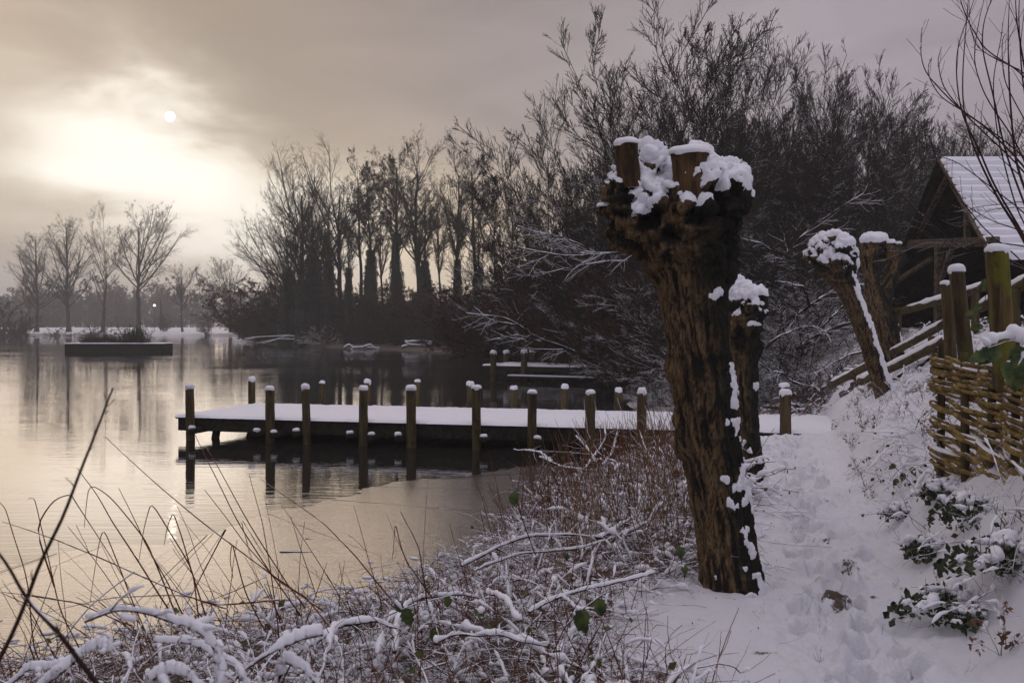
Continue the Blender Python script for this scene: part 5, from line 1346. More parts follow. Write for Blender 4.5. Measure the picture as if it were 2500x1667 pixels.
for (n, x0, x1, y0, y1, Lr, rr, sr, cov) in [(1300, -5, 2.2, 2.3, 8.5, (.25, .85), (.0020, .0042), (.007, .016), .29), (1200, -4, 2.3, 5.0, 10.5, (.25, .85), (.0022, .005), (.008, .018), .30),
                                       (1300, -.6, 3.2, 8.8, 16.6, (.3, .9), (.0025, .005), (.010, .020), .31), (190, -1.8, 2.1, 3.2, 7.5, (.4, 1.1), (.004, .008), (.012, .025), .48)]:
    x, y = in_brush(n, r, x0, x1, y0, y1); n = len(x); z = zat(x, y); L = r.uniform(*Lr, n)
    P = arcs(x, y, z, L, r); P[..., 2] = np.maximum(P[..., 2], z[:, None]-.02+.0*P[..., 2])
    R = r.uniform(*rr, n); ST.add(P, R[:, None]*np.linspace(1, .5, P.shape[1])[None], 5)
    Q, QR = snow_on(P, r.uniform(*sr, n), r, 5, cov); SN.add(Q, QR, 7)
    A, Ra = grow(P, R[:, None]*np.linspace(1, .5, P.shape[1])[None], 3, .15, .95, .33, 50, -.15, .16, 5, .6, r); FT.add(A, np.maximum(Ra, .0013), 3)
    Q, QR = snow_on(A, r.uniform(sr[0]*.5, sr[1]*.6, len(A)), r, 9, cov-.14, k=5); SN.add(Q, QR, 6)
# tousled fine dead grass
x, y = in_brush(15000, r, -5, 3.2, 2.4, 16.6); z = zat(x, y); n = len(x)
P = arcs(x, y, z, r.uniform(.12, .5, n), r, up=1.3, fall=.9, ns=5, wob=.22); FT.add(P, np.linspace(.0024, .0011, 6)[None].repeat(n, 0)*r.uniform(.7, 1.3, (n, 1)), 3)
k = r.random(n) < .16; Q, QR = snow_on(P[k], r.uniform(.006, .016, k.sum()), r, 19, .6); SN.add(Q, QR, 6)
# curled dead leaves and a few green bramble leaves
k = r.random(n) < .16; BL.leaves(P[k][:, 3], .035, r, asp=.45, droop=.8)
x, y = in_brush(170, r, -4, 2.4, 3.0, 9.5); zl = zat(x, y); LV.leaves(np.c_[x, y, zl+r.uniform(.05, .3, len(x))], .055, r, asp=.7, droop=.6)
# snow pillows bridging the tangle
def pillows(n, region, r, smin, smax, dz=(.02, .22)):
    x, y = in_brush(n, r, *region); z = zat(x, y)+r.uniform(*dz, len(x)); n = len(x)
    a = r.uniform(0, math.pi, n); L = r.uniform(smin, smax, n)
    d = np.stack([np.cos(a), np.sin(a), r.normal(size=n)*.25], 1)
    t = np.linspace(-1, 1, 9); P = np.stack([x, y, z], 1)[:, None]+d[:, None]*(t[None, :, None]*L[:, None, None]); P[..., 2] -= (t**2)[None]*L[:, None]*.35
    P += r.normal(size=P.shape)*.006
    R = L[:, None]*.42*np.sqrt(np.clip(1-t**2, 0.003, 1))[None]*(.8+.4*fbm(P.reshape(-1, 3), 20, 2, 3).reshape(n, -1))
    return P, R
P, R = pillows(450, (-5, 2.4, 2.4, 10.5), r, .02, .055, dz=(.0, .10)); SN.add(P, R, 8)
P, R = pillows(450, (0, 3.2, 9, 16.6), r, .025, .08, dz=(.0, .2)); SN.add(P, R, 8)
SN.build('snow', M_SNOW, brush); ST.build('stems', M_BRUSH, brush); FT.build('fine_stems', M_REED, brush); BL.build('dead_leaves', M_BROWNLEAF, brush); LV.build('green_leaves', M_GREEN, brush)

# ---- upright reeds and dead grass stems
def reeds(name, label, x, y, H, r, lean=(0, 0), leansd=.22, mat=None, rad=.0028, bent=.25, z=None, snow=0, kind='stuff'):
    n = len(x); z = zat(x, y) if z is None else np.full(n, z); z = np.maximum(z, -.02)
    d = nrm(np.c_[lean[0]+r.normal(size=n)*leansd, lean[1]+r.normal(size=n)*leansd, np.ones(n)])
    ns = 9; h = H*r.uniform(.45, 1.1, n) if np.isscalar(H) else H
    p = np.stack([x, y, z-.03], 1); pts = [p]; bi = np.where(r.random(n) < bent, r.integers(4, 8, n), 99)
    for k in range(ns):
        b = bi == k
        if b.any(): d[b] = nrm(np.c_[r.normal(size=(b.sum(), 2)), -r.uniform(.2, 1.3, b.sum())])
        d = nrm(d+r.normal(size=(n, 3))*.03+np.c_[d[:, :2]*.04, np.zeros(n)]); p = p+d*(h/ns)[:, None]; pts.append(p)
    P = np.stack(pts, 1); R = rad*r.uniform(.6, 1.3, n)[:, None]*np.linspace(1, .4, ns+1)[None]
    t = thing(name, label, 'reeds', kind=kind)
    tb = Tubes().add(P, R, 4)
    A, Ra = grow(P, R, 1, .3, .85, .3, 22, -.25, .12, 5, .7, r); A = A[r.random(len(A)) < .45]; tb.add(A, np.full(A.shape[:2], rad*.5), 3)
    tb.build('stems', mat or M_REED, t)
    if snow:
        Q, QR = snow_on(P[r.random(n) < .3], r.uniform(.006, .012, (P[r.random(n) < 2]).shape[0])[:0] if False else np.full(0, 0.), r, 3) if False else (None, None)
    return t
def rnd_pts(n, quad, r):
    """points on the ground inside an overview-space quad at given depths"""
    u = r.random(n); v = r.random(n)
    (xa, ya), (xb, yb) = quad
    return xa+(xb-xa)*u, ya+(yb-ya)*v
r = rng(77)
x, y = in_brush(620, r, -.3, 2.9, 9.5, 16.4); reeds('dry_reeds', 'dense upright russet reeds on the shore in front of the jetty', x, y, .85, r, lean=(-.12, 0), mat=M_REED, rad=.0042, leansd=.26)
x, y = in_brush(230, r, .3, 1.6, 7.2, 10.0); reeds('dry_reeds', 'pale tall grass stems just left of the largest pollard', x, y, 1.05, r, lean=(-.04, 0), mat=M_REEDL, rad=.0036)
x, y = in_brush(170, r, -1.2, 1.0, 3.2, 6.2); reeds('dry_reeds', 'brown dead stems sticking up through the snowy brambles in the foreground', x, y, .55, r, mat=M_REED, rad=.0030, leansd=.3)
x = r.uniform(-3.4, -.4, 75); y = 5.1+.65*(x+3.4)+r.uniform(-1.2, .8, 75); reeds('dry_reeds', 'red-brown reed stems leaning left over the ice in the left foreground', x, y, .95, r, lean=(-.6, .0), leansd=.42, mat=M_REED, rad=.0036, bent=.35)
x = r.uniform(-3.6, -1.4, 60); y = r.uniform(3.2, 4.8, 60); reeds('dry_reeds', 'tangled low reed stems in the bottom left corner', x, y, .6, r, lean=(-.1, 0), leansd=.6, mat=M_REED, rad=.0032, bent=.4)
# matted stems frozen into the ice edge
x, y = r.uniform(-4.2, 1.2, 520), np.zeros(520); y = np.interp(x, [-4.2, -2.5, -1.1, 0, 1.2], [5.4, 6.6, 7.4, 9.8, 13.8])+r.normal(size=520)*.35+.2
P = arcs(x, y, np.full(520, .02), r.uniform(.15, .6, 520), r, up=.2, fall=.1, ns=5, wob=.2); P[..., 2] = np.clip(P[..., 2], .008, .06)
mt = thing('frozen_stems', 'broken stems and bits of ice frozen flat along the edge of the ice', 'debris', kind='stuff')
tb = Tubes().add(P, np.full(P.shape[:2], .0035), 4); tb.build('stems', M_BRUSH, mt)
x = r.uniform(-4, 1, 260); y = np.interp(x, [-4.2, -2.5, -1.1, 0, 1.2], [5.6, 6.9, 7.6, 10.0, 13.8])+r.normal(size=260)*.5+.3
P, R = pillows(10, (-1, 1, 4, 6), r, .02, .05); sp = np.stack([x, y, np.full(260, .008)], 1); t_ = np.linspace(-1, 1, 6); a = r.uniform(0, 6.3, 260); L = r.uniform(.015, .06, 260)
P = sp[:, None]+np.stack([np.cos(a), np.sin(a), 0*a], 1)[:, None]*(t_[None, :, None]*L[:, None, None]); Tubes().add(P, L[:, None]*.3*np.sqrt(np.clip(1-t_**2, .01, 1))[None], 6).build('snow_bits', M_SNOW, mt)

# ---- single long stems in front, traced one by one
def traced(name, label, cat, lines, mat, group=None, tw=0, seed=1):
    r = rng(seed); out = []
    for i, (pts, Y, rad) in enumerate(lines):
        P = np.array([D(a, b, Y) for a, b in pts]); n = len(P); tt = np.linspace(0, n-1, 24); Q = np.stack([np.interp(tt, np.arange(n), P[:, q]) for q in range(3)], 1)
        Q += np.cumsum(r.normal(size=Q.shape)*.0012, 0)
        for _ in range(2): Q[1:-1] = .2*Q[:-2]+.6*Q[1:-1]+.2*Q[2:]
        R = np.linspace(rad, rad*.35, 24)
        tb = Tubes().add(Q, R[None], 7)
        if tw: A, Ra = grow(Q[None], R[None], tw, .3, .95, .06, 40, .2, .1, 4, .5, r); tb.add(A, np.maximum(Ra, .0007), 4)
        lab = label[i] if isinstance(label, list) else label
        t = thing(name, lab, cat, group=group); tb.build('stem', mat, t); rebase(t, tuple(P[0])); out.append(t)
    return out
GR = 'long single reed stems in the left foreground'
near_l = [([(-30, 1560), (20, 1470), (80, 1330), (150, 1180), (200, 1050), (240, 950), (262, 888)], 1.7, .0042), ([(260, 1640), (190, 1540), (120, 1440), (60, 1370), (20, 1290), (-30, 1215)], 1.6, .0050)]
traced('dry_stalk', ['thick dark red seed stalk rising slanted to the right at the left edge', 'thick dark blurred cane slanting down right from the left edge'], 'stalk', near_l, M_SHOOT, 'blurred near stalks at the left edge', tw=7)
ls = [[(640, 1380), (480, 1395), (230, 1282), (100, 1228), (0, 1196)], [(110, 1560), (75, 1500), (60, 1330), (10, 1175), (-10, 1150)], [(740, 1405), (620, 1320), (450, 1195), (350, 1110), (238, 1005)], [(690, 1420), (640, 1350), (540, 1200), (480, 1080), (440, 1000)],
      [(700, 1400), (660, 1350), (560, 1190), (510, 1095), (470, 1030)], [(640, 1500), (632, 1400), (622, 1300), (605, 1200), (575, 1088)], [(430, 1450), (380, 1330), (335, 1250), (300, 1175), (272, 1118)], [(400, 1430), (300, 1275), (260, 1210), (215, 1130), (170, 1072)],
      [(410, 1440), (360, 1310), (330, 1240), (250, 1140), (200, 1110), (192, 1210)], [(455, 1440), (440, 1310), (345, 1150), (330, 1200), (312, 1290)], [(470, 1420), (430, 1290), (395, 1170), (380, 1210), (372, 1250)], [(600, 1440), (560, 1360), (528, 1240), (524, 1290), (530, 1330)],
      [(350, 1500), (300, 1380), (240, 1210), (225, 1250), (205, 1380)], [(180, 1500), (130, 1400), (95, 1240), (72, 1140), (58, 1142)], [(120, 1350), (75, 1215), (118, 1145), (160, 1130), (170, 1150), (240, 1260), (330, 1420)], [(760, 1450), (700, 1370), (640, 1340), (560, 1250), (470, 1130)],
      [(300, 1440), (180, 1390), (90, 1370), (0, 1360)], [(520, 1400), (420, 1370), (250, 1375), (100, 1410)], [(90, 1568), (60, 1480), (130, 1300)], [(900, 1380), (820, 1280), (740, 1200), (600, 1105)], [(1010, 1400), (930, 1290), (905, 1200), (898, 1290)], [(980, 1390), (960, 1260), (918, 1180)]]
labs = ['nearly level', 'steep left-edge', 'longest diagonal', 'slim red', 'second slim red', 'dark upright', 'short slanted', 'hook-topped leaning', 'down-hooked', 'sharply kinked', 'narrow folded', 'kinked lower', 'broken folded', 'curl-tipped', 'high arched', 'straight diagonal', 'low level', 'low sagging', 'corner', 'long rightmost diagonal', 'broken upright', 'short steep']
traced('reed_stem', [f'{l} reed stem crossing in front of the ice in the left foreground' for l in labs], 'reed', [(p, 4.4+.12*(i % 7), .0040) for i, p in enumerate(ls)], M_REED, GR, seed=4)

# ---- blurred snowy bramble very close, bottom left
nb = thing('bramble_shoot', 'out-of-focus bramble in the bottom left corner carrying fat clumps of snow', 'bramble')
for i, L in enumerate([[(190, 1430), (262, 1400), (330, 1408), (385, 1428), (440, 1442), (485, 1480), (505, 1545), (500, 1600)], [(60, 1600), (120, 1560), (180, 1512), (220, 1485), (250, 1500)], [(330, 1620), (345, 1560), (400, 1548), (440, 1560), (470, 1620)],
                       [(350, 1475), (430, 1478), (480, 1500), (550, 1545), (570, 1600)], [(500, 1600), (560, 1540), (630, 1495), (690, 1470), (740, 1460)], [(600, 1640), (640, 1560), (650, 1520), (700, 1540), (740, 1600)], [(0, 1590), (60, 1540), (130, 1535)]]):
    Y = 2.35+.06*i; P = np.array([D(a, b, Y) for a, b in L]); tt = np.linspace(0, len(P)-1, 40); Q = np.stack([np.interp(tt, np.arange(len(P)), P[:, q]) for q in range(3)], 1)
    for _ in range(4): Q[1:-1] = .25*Q[:-2]+.5*Q[1:-1]+.25*Q[2:]
    R = np.full(40, .0042); c_ = Tubes().add(Q, R[None], 6); A, Ra = grow(Q[None], R[None], 9, .1, .95, .25, 60, -.2, .15, 6, .6, rng(i)); c_.add(A, Ra, 4); c_ = c_.build('cane', M_BRUSH, nb)
    snow_ridge('snow', Q+rng(i).normal(size=Q.shape)*.002, np.full(40, [.018, .012, .015, .011, .014, .013, .009][i])*(1+.7*fbm(Q, 18, 3, i)), c_, h=.016, w=1.0, seed=3+i, k=14, cut=-.12)
    q, qr = snow_on(A, np.full(len(A), .009), rng(i), 8, .6); Tubes().add(q, qr, 8).build('twig_snow', M_SNOW, c_)
rebase(nb, (-.8, 2.4, .5))

# ---- snow-covered fallen branches in the brambles
GBr = 'snow-covered fallen branches among the brambles'
def gd(a, b, z=.62): Y = (CAMH-z)*FPX/(b*K-793.5); return D(a, b, Y)
def fallen_near(label, lines, rad, sh, z=.62, seed=1):
    t = thing('fallen_branch', label, 'branch', group=GBr)
    for i, L in enumerate(lines):
        P = np.array([gd(a, b, z) for a, b in L]); tt = np.linspace(0, len(P)-1, 36); Q = np.stack([np.interp(tt, np.arange(len(P)), P[:, q]) for q in range(3)], 1)
        Q[1:] += np.cumsum(rng(seed+i).normal(size=(35, 3))*.0035, 0)
        for _ in range(3): Q[1:-1] = .25*Q[:-2]+.5*Q[1:-1]+.25*Q[2:]
        R = np.linspace(rad*(1 if i == 0 else .65), rad*.45, 36); l_ = Tubes().add(Q, R[None], 9, cap=True).build('limb', M_BRUSH, t)
        snow_ridge('snow', Q+rng(i).normal(size=Q.shape)*.002, np.full(36, sh*.46)*(1+.7*fbm(Q, 16, 3, i)), l_, h=sh*.5, w=1.0, seed=seed+i, k=14, cut=-.10)
        A, Ra = grow(Q[None], R[None], 7, .1, .95, .25, 45, .1, .12, 6, .5, rng(seed+9+i)); Tubes().add(A, np.maximum(Ra, .0015), 4).build('twigs', M_BRUSH, l_)
    rebase(t, tuple(gd(*lines[0][0], z)))
fallen_near('long curved snow-covered branch arching above the ice edge', [[(1060, 1300), (1130, 1258), (1210, 1236), (1300, 1228), (1380, 1232)], [(1090, 1312), (1200, 1268), (1310, 1258), (1400, 1232), (1490, 1195)]], .012, .026, .66, 3)
fallen_near('stout cut branch end topped with smooth snow, left of the largest pollard', [[(1375, 1236), (1420, 1210), (1468, 1180)]], .024, .030, .66, 5)
fallen_near('thick snow-heaped branch in the middle of the foreground brambles', [[(905, 1500), (915, 1420), (935, 1385), (985, 1366), (1060, 1356), (1120, 1362)], [(920, 1400), (880, 1440), (860, 1500)], [(1120, 1362), (1170, 1385), (1200, 1430)]], .011, .032, .72, 7)
fallen_near('snowy branch slanting up right with green leaves hanging below', [[(1215, 1408), (1290, 1372), (1350, 1352), (1430, 1338), (1500, 1318)], [(1290, 1372), (1330, 1400), (1400, 1395)]], .010, .022, .74, 11)
fallen_near('snowy forked branch nearest the bottom edge of the brambles', [[(700, 1490), (770, 1440), (850, 1430), (900, 1450)], [(770, 1440), (760, 1500), (740, 1560)], [(1000, 1480), (1060, 1455), (1150, 1460), (1230, 1480)]], .011, .034, .80, 13)
fallen_near('white forked stems standing in the reeds before the jetty', [[(1345, 1075), (1370, 1040), (1392, 1000), (1385, 965)], [(1370, 1062), (1345, 1030), (1325, 1000)], [(1385, 1070), (1410, 1030), (1420, 985)]], .016, .034, .50, 17)
fallen_near('pale snowy stems lying between the reeds and the jetty', [[(1540, 1075), (1500, 1060), (1480, 1020), (1470, 985)], [(1240, 1050), (1290, 1068), (1340, 1080), (1400, 1076)], [(1180, 1032), (1240, 1040), (1270, 1060)]], .014, .030, .48, 19)

# ---- bramble plants with green leaves
def leaf_geo(p, d, up, L, Wd, r):
    d = nrm(np.array(d, float)); s = nrm(np.cross(d, up)); n_ = np.cross(s, d)
    t = np.linspace(0, 1, 9); w = np.sin(np.pi*t**.8)**.8*Wd*(1+.12*np.cos(np.arange(9)*math.pi)); V = []
    for k in range(9):
        c = np.array(p)+d*L*t[k]-n_*L*.35*t[k]**2
        V += [c-s*w[k]+n_*w[k]*.35, c, c+s*w[k]+n_*w[k]*.35]
    V = np.array(V)+r.normal(size=(27, 3))*L*.012
    i = np.arange(8)*3; F = np.concatenate([np.stack([i, i+1, i+4, i+3], 1), np.stack([i+1, i+2, i+5, i+4], 1)])
    return V, F
def leafy(label, leaves, stem, Y, size, snow=True, seed=0, group='bramble sprays with green leaves'):
    r = rng(seed); t = thing('bramble_spray', label, 'bramble', group=group)
    P = np.array([D(a, b, Y) for a, b in stem]); tb = Tubes().add(P, np.linspace(.004, .002, len(P))[None], 6); st = tb.build('stem', M_BRUSH, t)
    for (a, b, ang, sc_, e) in leaves:
        p = D(a, b, Y+e); an = R_(ang); d = (math.cos(an), -.25, math.sin(an)); V, F = leaf_geo(p, d, (0, -.8, .6), size*sc_, size*sc_*.36, r)
        lf = mesh_from('leaf', V, F, M_GREEN, t)
        if snow and r.random() < .6:
            c = V[[4, 7, 10, 13]].mean(0); pts = V[[1, 7, 13, 19]]+[0, 0, .004]; q, qr = snow_on(pts[None], np.array([size*sc_*.26]), r, seed, .98, rise=.5); Tubes().add(q, qr, 9).build('snow', M_SNOW, lf)
    rebase(t, tuple(P[0]))
leafy('single green leaf hanging on a dark stem before the ice in mid picture', [(1182, 1128, -95, 1.1, 0)], [(1235, 1290), (1195, 1180), (1182, 1128), (1170, 1090)], 6.6, .09, True, 1)
leafy('pair of dark green bramble leaves low in the foreground', [(1345, 1400, -110, 1.2, 0), (1372, 1375, -70, 1.0, 0), (1335, 1430, -60, .7, .05)], [(1300, 1440), (1340, 1400), (1380, 1370), (1420, 1350)], 4.6, .09, True, 2)
leafy('dark green leaf at the left foot of the largest pollard', [(1562, 1255, -80, 1.0, 0), (1568, 1300, -60, .8, 0)], [(1575, 1330), (1565, 1280), (1560, 1240)], 6.1, .08, True, 3)
leafy('green leaves beneath the snow heap in the middle foreground', [(925, 1400, -60, 1.1, 0), (1030, 1370, -100, .7, 0), (1000, 1440, -85, 1.1, .1), (1090, 1400, -30, .7, 0), (905, 1385, -40, .8, 0)], [(880, 1420), (950, 1390), (1030, 1370), (1100, 1390)], 4.9, .085, True, 4)
leafy('large bramble leaves under heavy snow at the top of the wattle fence', [(2295, 800, -150, 1.5, 0), (2330, 790, -80, 1.7, .05), (2300, 830, -60, 1.5, 0), (2355, 810, -120, 1.6, 0), (2340, 850, -100, 1.3, .1), (2270, 815, -170, 1.2, 0), (2380, 830, -90, 1.6, 0)], [(2270, 800), (2310, 785), (2360, 780), (2420, 800)], 5.3, .09, True, 5)
leafy('small green leaves between the moss-green post and the leaning post', [(2262, 640, -100, 1.0, 0), (2250, 700, -140, .8, 0), (2235, 715, -160, .7, 0), (2275, 700, -60, .9, 0), (2256, 745, -150, .8, 0)], [(2240, 740), (2262, 690), (2268, 640)], 7.4, .09, False, 6)
leafy('green leaves on the snowy bank left of the wattle fence', [(2075, 1085, -90, .8, 0), (2090, 1075, -40, .9, 0), (2065, 1100, -130, .7, 0), (2110, 1080, -20, .6, 0), (2060, 1068, -160, .7, 0)], [(2060, 1110), (2080, 1080), (2120, 1070)], 8.5, .10, True, 7)
# heavy snow over the fence corner
hs = thing('snow_heap', 'fat lump of snow resting on bramble leaves above the wattle fence', 'snow')
q = np.array([[D(a, b, 5.25) for a, b in [(2262, 792), (2290, 775), (2330, 768), (2370, 790), (2400, 820)]]]); tt = np.linspace(0, 4, 16); q = np.stack([[np.interp(tt, np.arange(5), q[0][:, i]) for i in range(3)]], 0).transpose(0, 2, 1)
a_, b_ = snow_on(q, np.array([.038]), rng(1), 2, 1.0, rise=.3); tb = Tubes().add(a_, b_, 12)
q2 = np.array([[D(a, b, 5.2) for a, b in [(2330, 775), (2345, 800), (2352, 830), (2362, 850)]]]); a_, b_ = snow_on(q2, np.array([.030]), rng(2), 3, 1.0); tb.add(a_, b_, 12); tb.build('lump', M_SNOW, hs); rebase(hs, tuple(D(2320, 785, 5.25)))

# ---- right bank: ivy clumps, twigs, dead stalks
def bank_pts(n, r, l0, l1, y0, y1):
    y = r.uniform(y0, y1, n); x = path_x(y)+r.uniform(l0, l1, n); return x, y
r = rng(900)
def twig_plant(seed, H, n, lv, rad, mat, lf=False):
    q = rng(seed); S, Rs = stems(n, H, 38, q, rad, 6, .2, .02, .5); tb = Tubes().add(S, Rs, 5); A, Ra = grow(S, Rs, 4, .3, .95, .4, 45, .25, .1, 5, .6, q); tb.add(A, np.maximum(Ra, .0011), 4)
    if lv > 1: B, Rb = grow(A, Ra, 3, .2, 1, .5, 40, .1, .1, 3, .7, q); tb.add(B, np.maximum(Rb, .0009), 3)
    t = thing('bare_twig', 'x', 'plant'); tb.build('twigs', mat, t)
    if lf: Tubes().leaves(A[:, 2:].reshape(-1, 3), .028, q, droop=.8).build('dead_leaves', M_BROWNLEAF, t)
    return t
tp = [twig_plant(1, .42, 3, 2, .0028, M_BRUSH), twig_plant(2, .30, 5, 1, .0022, M_BRUSH, True), twig_plant(3, .65, 2, 2, .0036, M_SHOOT), twig_plant(4, .22, 6, 1, .0018, M_REED)]
GT = 'bare twigs poking out of the snow on the bank'
used = [False]*4
def put_twig(k, x, y, s, lab, grp, rz):
    o = tp[k] if not used[k] else copy_tree(tp[k])
    used[k] = True; o['label'] = lab; o['group'] = grp; o.location = (x, y, gz(x, y)-.02); o.rotation_euler = (r.normal()*.25, r.normal()*.25, rz); o.scale = (s, s, s)
x, y = bank_pts(210, r, .6, 3.2, 3.0, 17.5)
for i in range(210):
    k = int(r.choice(4, p=[.3, .3, .15, .25])); put_twig(k, x[i], y[i], r.uniform(.6, 1.3), ['bare branching twig poking out of the snowy bank', 'dead leafy stalks poking out of the snowy bank', 'tall dark whip of a twig standing on the snowy bank', 'tuft of short russet stems on the snowy bank'][k], GT+[' (branching)', ' (leafy)', ' (tall)', ' (tufts)'][k], r.uniform(0, 6))
x = np.array([1.75, 1.9, 1.62, 2.3, 1.15, .95, 1.35, 2.55, 1.7, 1.5]); y = np.array([5.6, 6.1, 5.2, 5.0, 4.6, 4.9, 4.4, 6.6, 4.5, 5.9])
for i in range(10): put_twig(3 if i % 3 else 0, x[i], y[i], r.uniform(.28, .5), 'tiny dark sprig in the clean snow of the path edge', 'sprigs in the path snow', r.uniform(0, 6))
# dead bracken heap and tangle past the jetty end, grasses at the bank foot
bk = thing('bracken', 'russet bracken and snowy grass heaped behind the landward end of the jetty', 'undergrowth', kind='stuff')
x = np.r_[r.uniform(4.2, 6.2, 500), r.uniform(4.0, 7.0, 300)]; y = np.r_[r.uniform(19.2, 20.4, 500), r.uniform(19.6, 22, 300)]; z = zat(x, y); P = arcs(x, y, np.maximum(z, .1), r.uniform(.3, .9, 800), r, up=1.2, fall=1.6, ns=6)
tb = Tubes().add(P, np.full(P.shape[:2], .006), 4); tb.build('stems', M_REED, bk); Tubes().leaves(P[:, 2:].reshape(-1, 3), .05, r, droop=.5).build('dead_leaves', M_BROWNLEAF, bk); q, qr = snow_on(P[::2], np.full(400, .022), r, 4, .55); Tubes().add(q, qr, 6).build('snow', M_SNOW, bk)
bg = thing('bank_grass', 'dead grass and snow-caught stems covering the bank beside the railings', 'undergrowth', kind='stuff')
x, y = bank_pts(2600, r, 1.0, 4.5, 7.5, 20); z = zat(x, y); P = arcs(x, y, z, r.uniform(.12, .45, len(x)), r, up=1.3, fall=1.3, ns=5, wob=.2); Tubes().add(P, np.full(P.shape[:2], .0026), 3).build('stems', M_BRUSH, bg)
k = r.random(len(x)) < .45; q, qr = snow_on(P[k], r.uniform(.010, .024, k.sum()), r, 6, .6); Tubes().add(q, qr, 6).build('snow', M_SNOW, bg)
x, y = bank_pts(900, r, .75, 2.2, 3.2, 9.0); z = zat(x, y); P = arcs(x, y, z, r.uniform(.08, .3, len(x)), r, up=1.2, fall=1.0, ns=5, wob=.2); kk = fbm(np.c_[x, y, 0*x], .9, 2, 5) > .0
Tubes().add(P[kk], np.full(P[kk].shape[:2], .0018), 3).build('thin_stems', M_BRUSH, bg)
# evergreen ivy tufts coming through the snow of the bank
GI = 'ivy tufts on the snowy bank'
def ivy_tuft(seed, n, R0, H):
    q = rng(seed); t = thing('ivy_tuft', 'x', 'ivy'); a = q.uniform(0, 6.3, n); rr = R0*np.sqrt(q.random(n))*(1+.5*fbm(np.c_[np.cos(a)*1.5, np.sin(a)*1.5, a*0+seed], 1, 2, seed)); zz = H*q.uniform(0, 1, n)*(1-(rr/R0)**2*.7)
    P = np.c_[np.cos(a)*rr, np.sin(a)*rr, zz]; Tubes().leaves(P, .042, q, asp=.85, droop=.3).build('leaves', M_GREEN2, t)
    S, Rs = stems(8, H*1.5, 40, q, .003, 5, .1, R0*.6); Tubes().add(S, Rs, 4).build('stems', M_BRUSH, t)
    m = 16; a = q.uniform(0, 6.3, m); rr = R0*q.uniform(.1, 1.0, m); c = np.c_[np.cos(a)*rr, np.sin(a)*rr, H*(1-(rr/R0)**2*.6)*.9]; tt = np.linspace(-1, 1, 9); d = nrm(q.normal(size=(m, 3))*[1, 1, .15]); L = q.uniform(.03, .075, m)
    Pp = c[:, None]+d[:, None]*(tt[None, :, None]*L[:, None, None])+q.normal(size=(m, 9, 3))*.007; Tubes().add(Pp, L[:, None]*.42*np.sqrt(np.clip(1-tt**2, .003, 1))[None]*(1+.25*fbm(Pp.reshape(-1, 3), 25, 2, 3).reshape(m, -1)), 10).build('snow', M_SNOW, t)
    return t
M_GREEN2 = leaf_mat('ivy_green', (.010, .020, .009), (.05, .065, .02), sc=16, trans=.08, rough=.5)
it = [ivy_tuft(1, 330, .24, .15), ivy_tuft(2, 210, .19, .11)]
for i, (a, b, z0, k, s, lab) in enumerate([(2150, 1215, .78, 0, 1.0, 'dark ivy tuft at the foot of the bank, higher of the two by the path'), (2195, 1330, .74, 0, 1.2, 'largest dark ivy tuft beside the path, nearest of the low ones'), (2130, 1190, .8, 1, .8, 'small ivy tuft just above the pair by the path'), (2080, 1120, .85, 1, 1.0, 'ivy tuft with reddish stems further up the path'),
                                         (2320, 1545, .95, 0, .8, 'ivy tuft in the bottom right corner'), (2240, 1290, .9, 1, .9, 'ivy tuft right of the largest one, half buried'), (2320, 1180, 1.15, 0, 1.3, 'ivy under the wattle fence at the right edge'), (2230, 1130, 1.1, 0, 1.1, 'ivy at the foot of the wattle fence'), (2170, 1085, 1.05, 1, 1.2, 'ivy by the left end of the wattle fence')]):
    p = gd(a, b, z0); zz_ = gz(p[0], p[1])
    o = it[k] if i in (0, 2) else copy_tree(it[k]); o['label'] = lab; o['group'] = GI; o.location = (p[0], p[1], zz_-.03); o.rotation_euler = (0, 0, i*1.3); o.scale = (s, s, s)
# snowy leafy shoots wrapped round the second pollard foot
sk = thing('bramble_shoot', 'reddish leafy shoots caked with snow at the foot of the second pollard', 'bramble')
q_ = rng(44); x = 2.02+q_.normal(size=130)*.14; y = 10.1+q_.normal(size=130)*.15; z = zat(x, y); P = arcs(x, y, z, q_.uniform(.3, .95, 130), q_, up=1.5, fall=1.0, ns=7, wob=.14)
Tubes().add(P, np.full(P.shape[:2], .004), 4).build('stems', M_REED, sk); Tubes().leaves(P[:, 2:].reshape(-1, 3), .045, q_, droop=.6).build('dead_leaves', M_BROWNLEAF, sk); q, qr = snow_on(P, q_.uniform(.018, .035, 130), q_, 4, .6); Tubes().add(q, qr, 8).build('snow', M_SNOW, sk)
rebase(sk, (2.02, 10.1, .5))
# floating stems on the ice
fs = traced('floating_twig', ['long thin twig lying on the ice, upper of two', 'long thin twig lying on the ice, lower of two'], 'twig', [([(640, 1286), (720, 1288), (800, 1294), (890, 1302)], 9.6, .006), ([(700, 1265), (760, 1270), (830, 1278), (880, 1288)], 10.2, .005)], M_BRUSH, 'twigs lying on the ice')
for o, (dy) in zip(fs, (0, 0)): o.location.z = .012

# litter trodden into the path and scattered on its edges
lt = thing('leaf_litter', 'specks of dead leaf and twig scattered over the trodden snow of the path', 'litter', kind='stuff')
q_ = rng(61); n = 700; y = q_.uniform(3.6, 15, n); x = path_x(y)+q_.normal(size=n)*.55; z = zat(x, y)+.004
tb = Tubes().leaves(np.c_[x, y, z], .017, q_, asp=.5); P = arcs(x[:160], y[:160], z[:160]+.02, q_.uniform(.04, .16, 160), q_, up=.2, fall=.2, ns=4, wob=.2); tb.add(P, np.full(P.shape[:2], .0014), 3); tb.build('specks', M_BRUSH, lt)
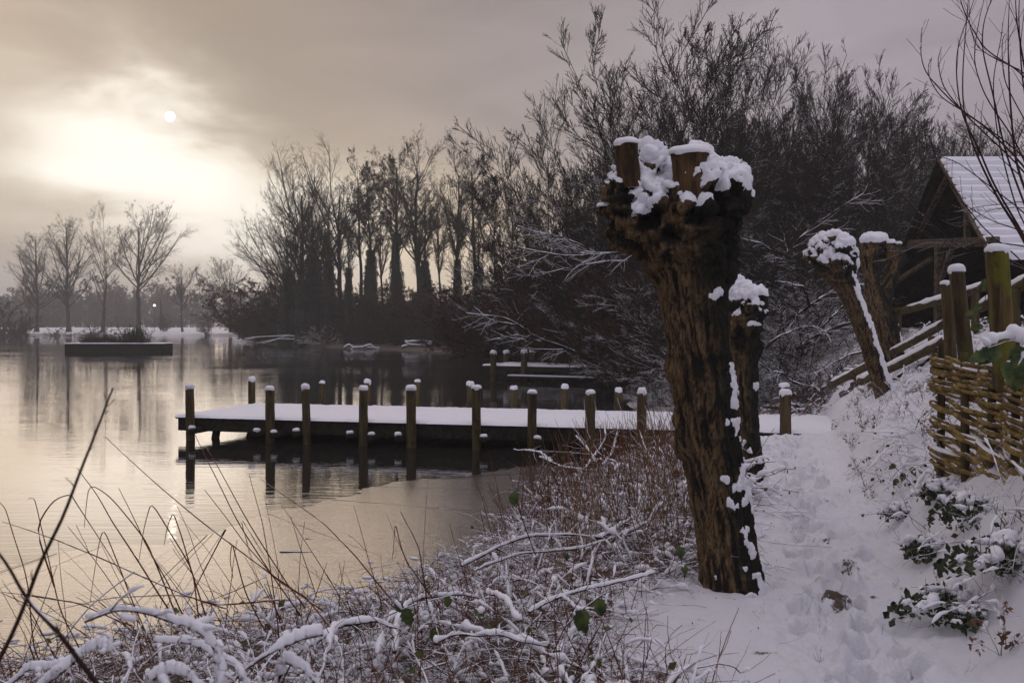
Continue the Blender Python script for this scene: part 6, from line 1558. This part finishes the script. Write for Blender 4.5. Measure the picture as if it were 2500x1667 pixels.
# low thorny runners over the right bank
rn = thing('bramble_runners', 'thin bramble runners and dry stems trailing over the snow of the right bank', 'undergrowth', kind='stuff')
x, y = bank_pts(1000, q_, .7, 2.6, 3.4, 10.5); z = zat(x, y); P = arcs(x, y, z, q_.uniform(.25, .9, 1000), q_, up=.9, fall=1.3, ns=9, wob=.16); R = q_.uniform(.0018, .0040, 1000)[:, None]*np.linspace(1, .5, 10)[None]
k = fbm(np.c_[x, y, 0*x], 1.1, 2, 7) > -.12; P = P[k]; R = R[k]
A, Ra = grow(P, R, 3, .2, .95, .35, 50, -.05, .14, 5, .6, q_); tb = Tubes().add(P, R, 5).add(A, np.maximum(Ra, .0011), 3); tb.build('stems', M_BRUSH, rn)
q, qr = snow_on(P, q_.uniform(.006, .016, len(P)), q_, 31, .45); Tubes().add(q, qr, 7).build('snow', M_SNOW, rn)
k = q_.random(len(P)) < .35; Tubes().leaves(P[k][:, 2:9:2].reshape(-1, 3), .045, q_, asp=.7, droop=.4).build('leaves', M_GREEN2, rn)

# dark out-of-focus twigs close to the lens, bottom left
ct = thing('dark_twigs', 'dark tangled twigs right at the bottom left, close by and out of focus', 'undergrowth', kind='stuff')
q_ = rng(71); n = 420; x = q_.uniform(-1.9, .2, n); y = q_.uniform(2.2, 3.6, n); z = zat(x, y); P = arcs(x, y, z+.1, q_.uniform(.4, 1.0, n), q_, up=1.0, fall=1.5, ns=9, wob=.18)
A, Ra = grow(P, np.full(P.shape[:2], .0026), 4, .2, .95, .35, 50, -.05, .16, 5, .6, q_); Tubes().add(P, np.full(P.shape[:2], .0028), 5).add(A, np.maximum(Ra, .001), 3).build('twigs', M_BRUSH, ct)
k = q_.random(len(A)) < .3; Tubes().leaves(A[k][:, -1], .035, q_, asp=.5, droop=.7).build('dead_leaves', M_BROWNLEAF, ct)

hz = bpy.data.meshes.new('haze'); bm = bmesh.new(); bmesh.ops.create_cube(bm, size=1.0, matrix=Matrix.Translation((0, 340, 19.5)) @ Matrix.Diagonal((1300, 760, 47, 1))); bm.to_mesh(hz); bm.free()
ho = bpy.data.objects.new('haze', hz); C.objects.link(ho); ho['kind'] = 'stuff'; ho['label'] = 'pale winter haze over the lake'; ho['category'] = 'haze'
hm = bpy.data.materials.new('haze'); hm.use_nodes = True; hn = hm.node_tree; hn.nodes.clear(); pv = hn.nodes.new('ShaderNodeVolumePrincipled'); oo = hn.nodes.new('ShaderNodeOutputMaterial')
pv.inputs['Color'].default_value = (.98, .965, .93, 1); pv.inputs['Density'].default_value = .00112; pv.inputs['Anisotropy'].default_value = .25
hn.links.new(pv.outputs[0], oo.inputs['Volume']); hz.materials.append(hm)
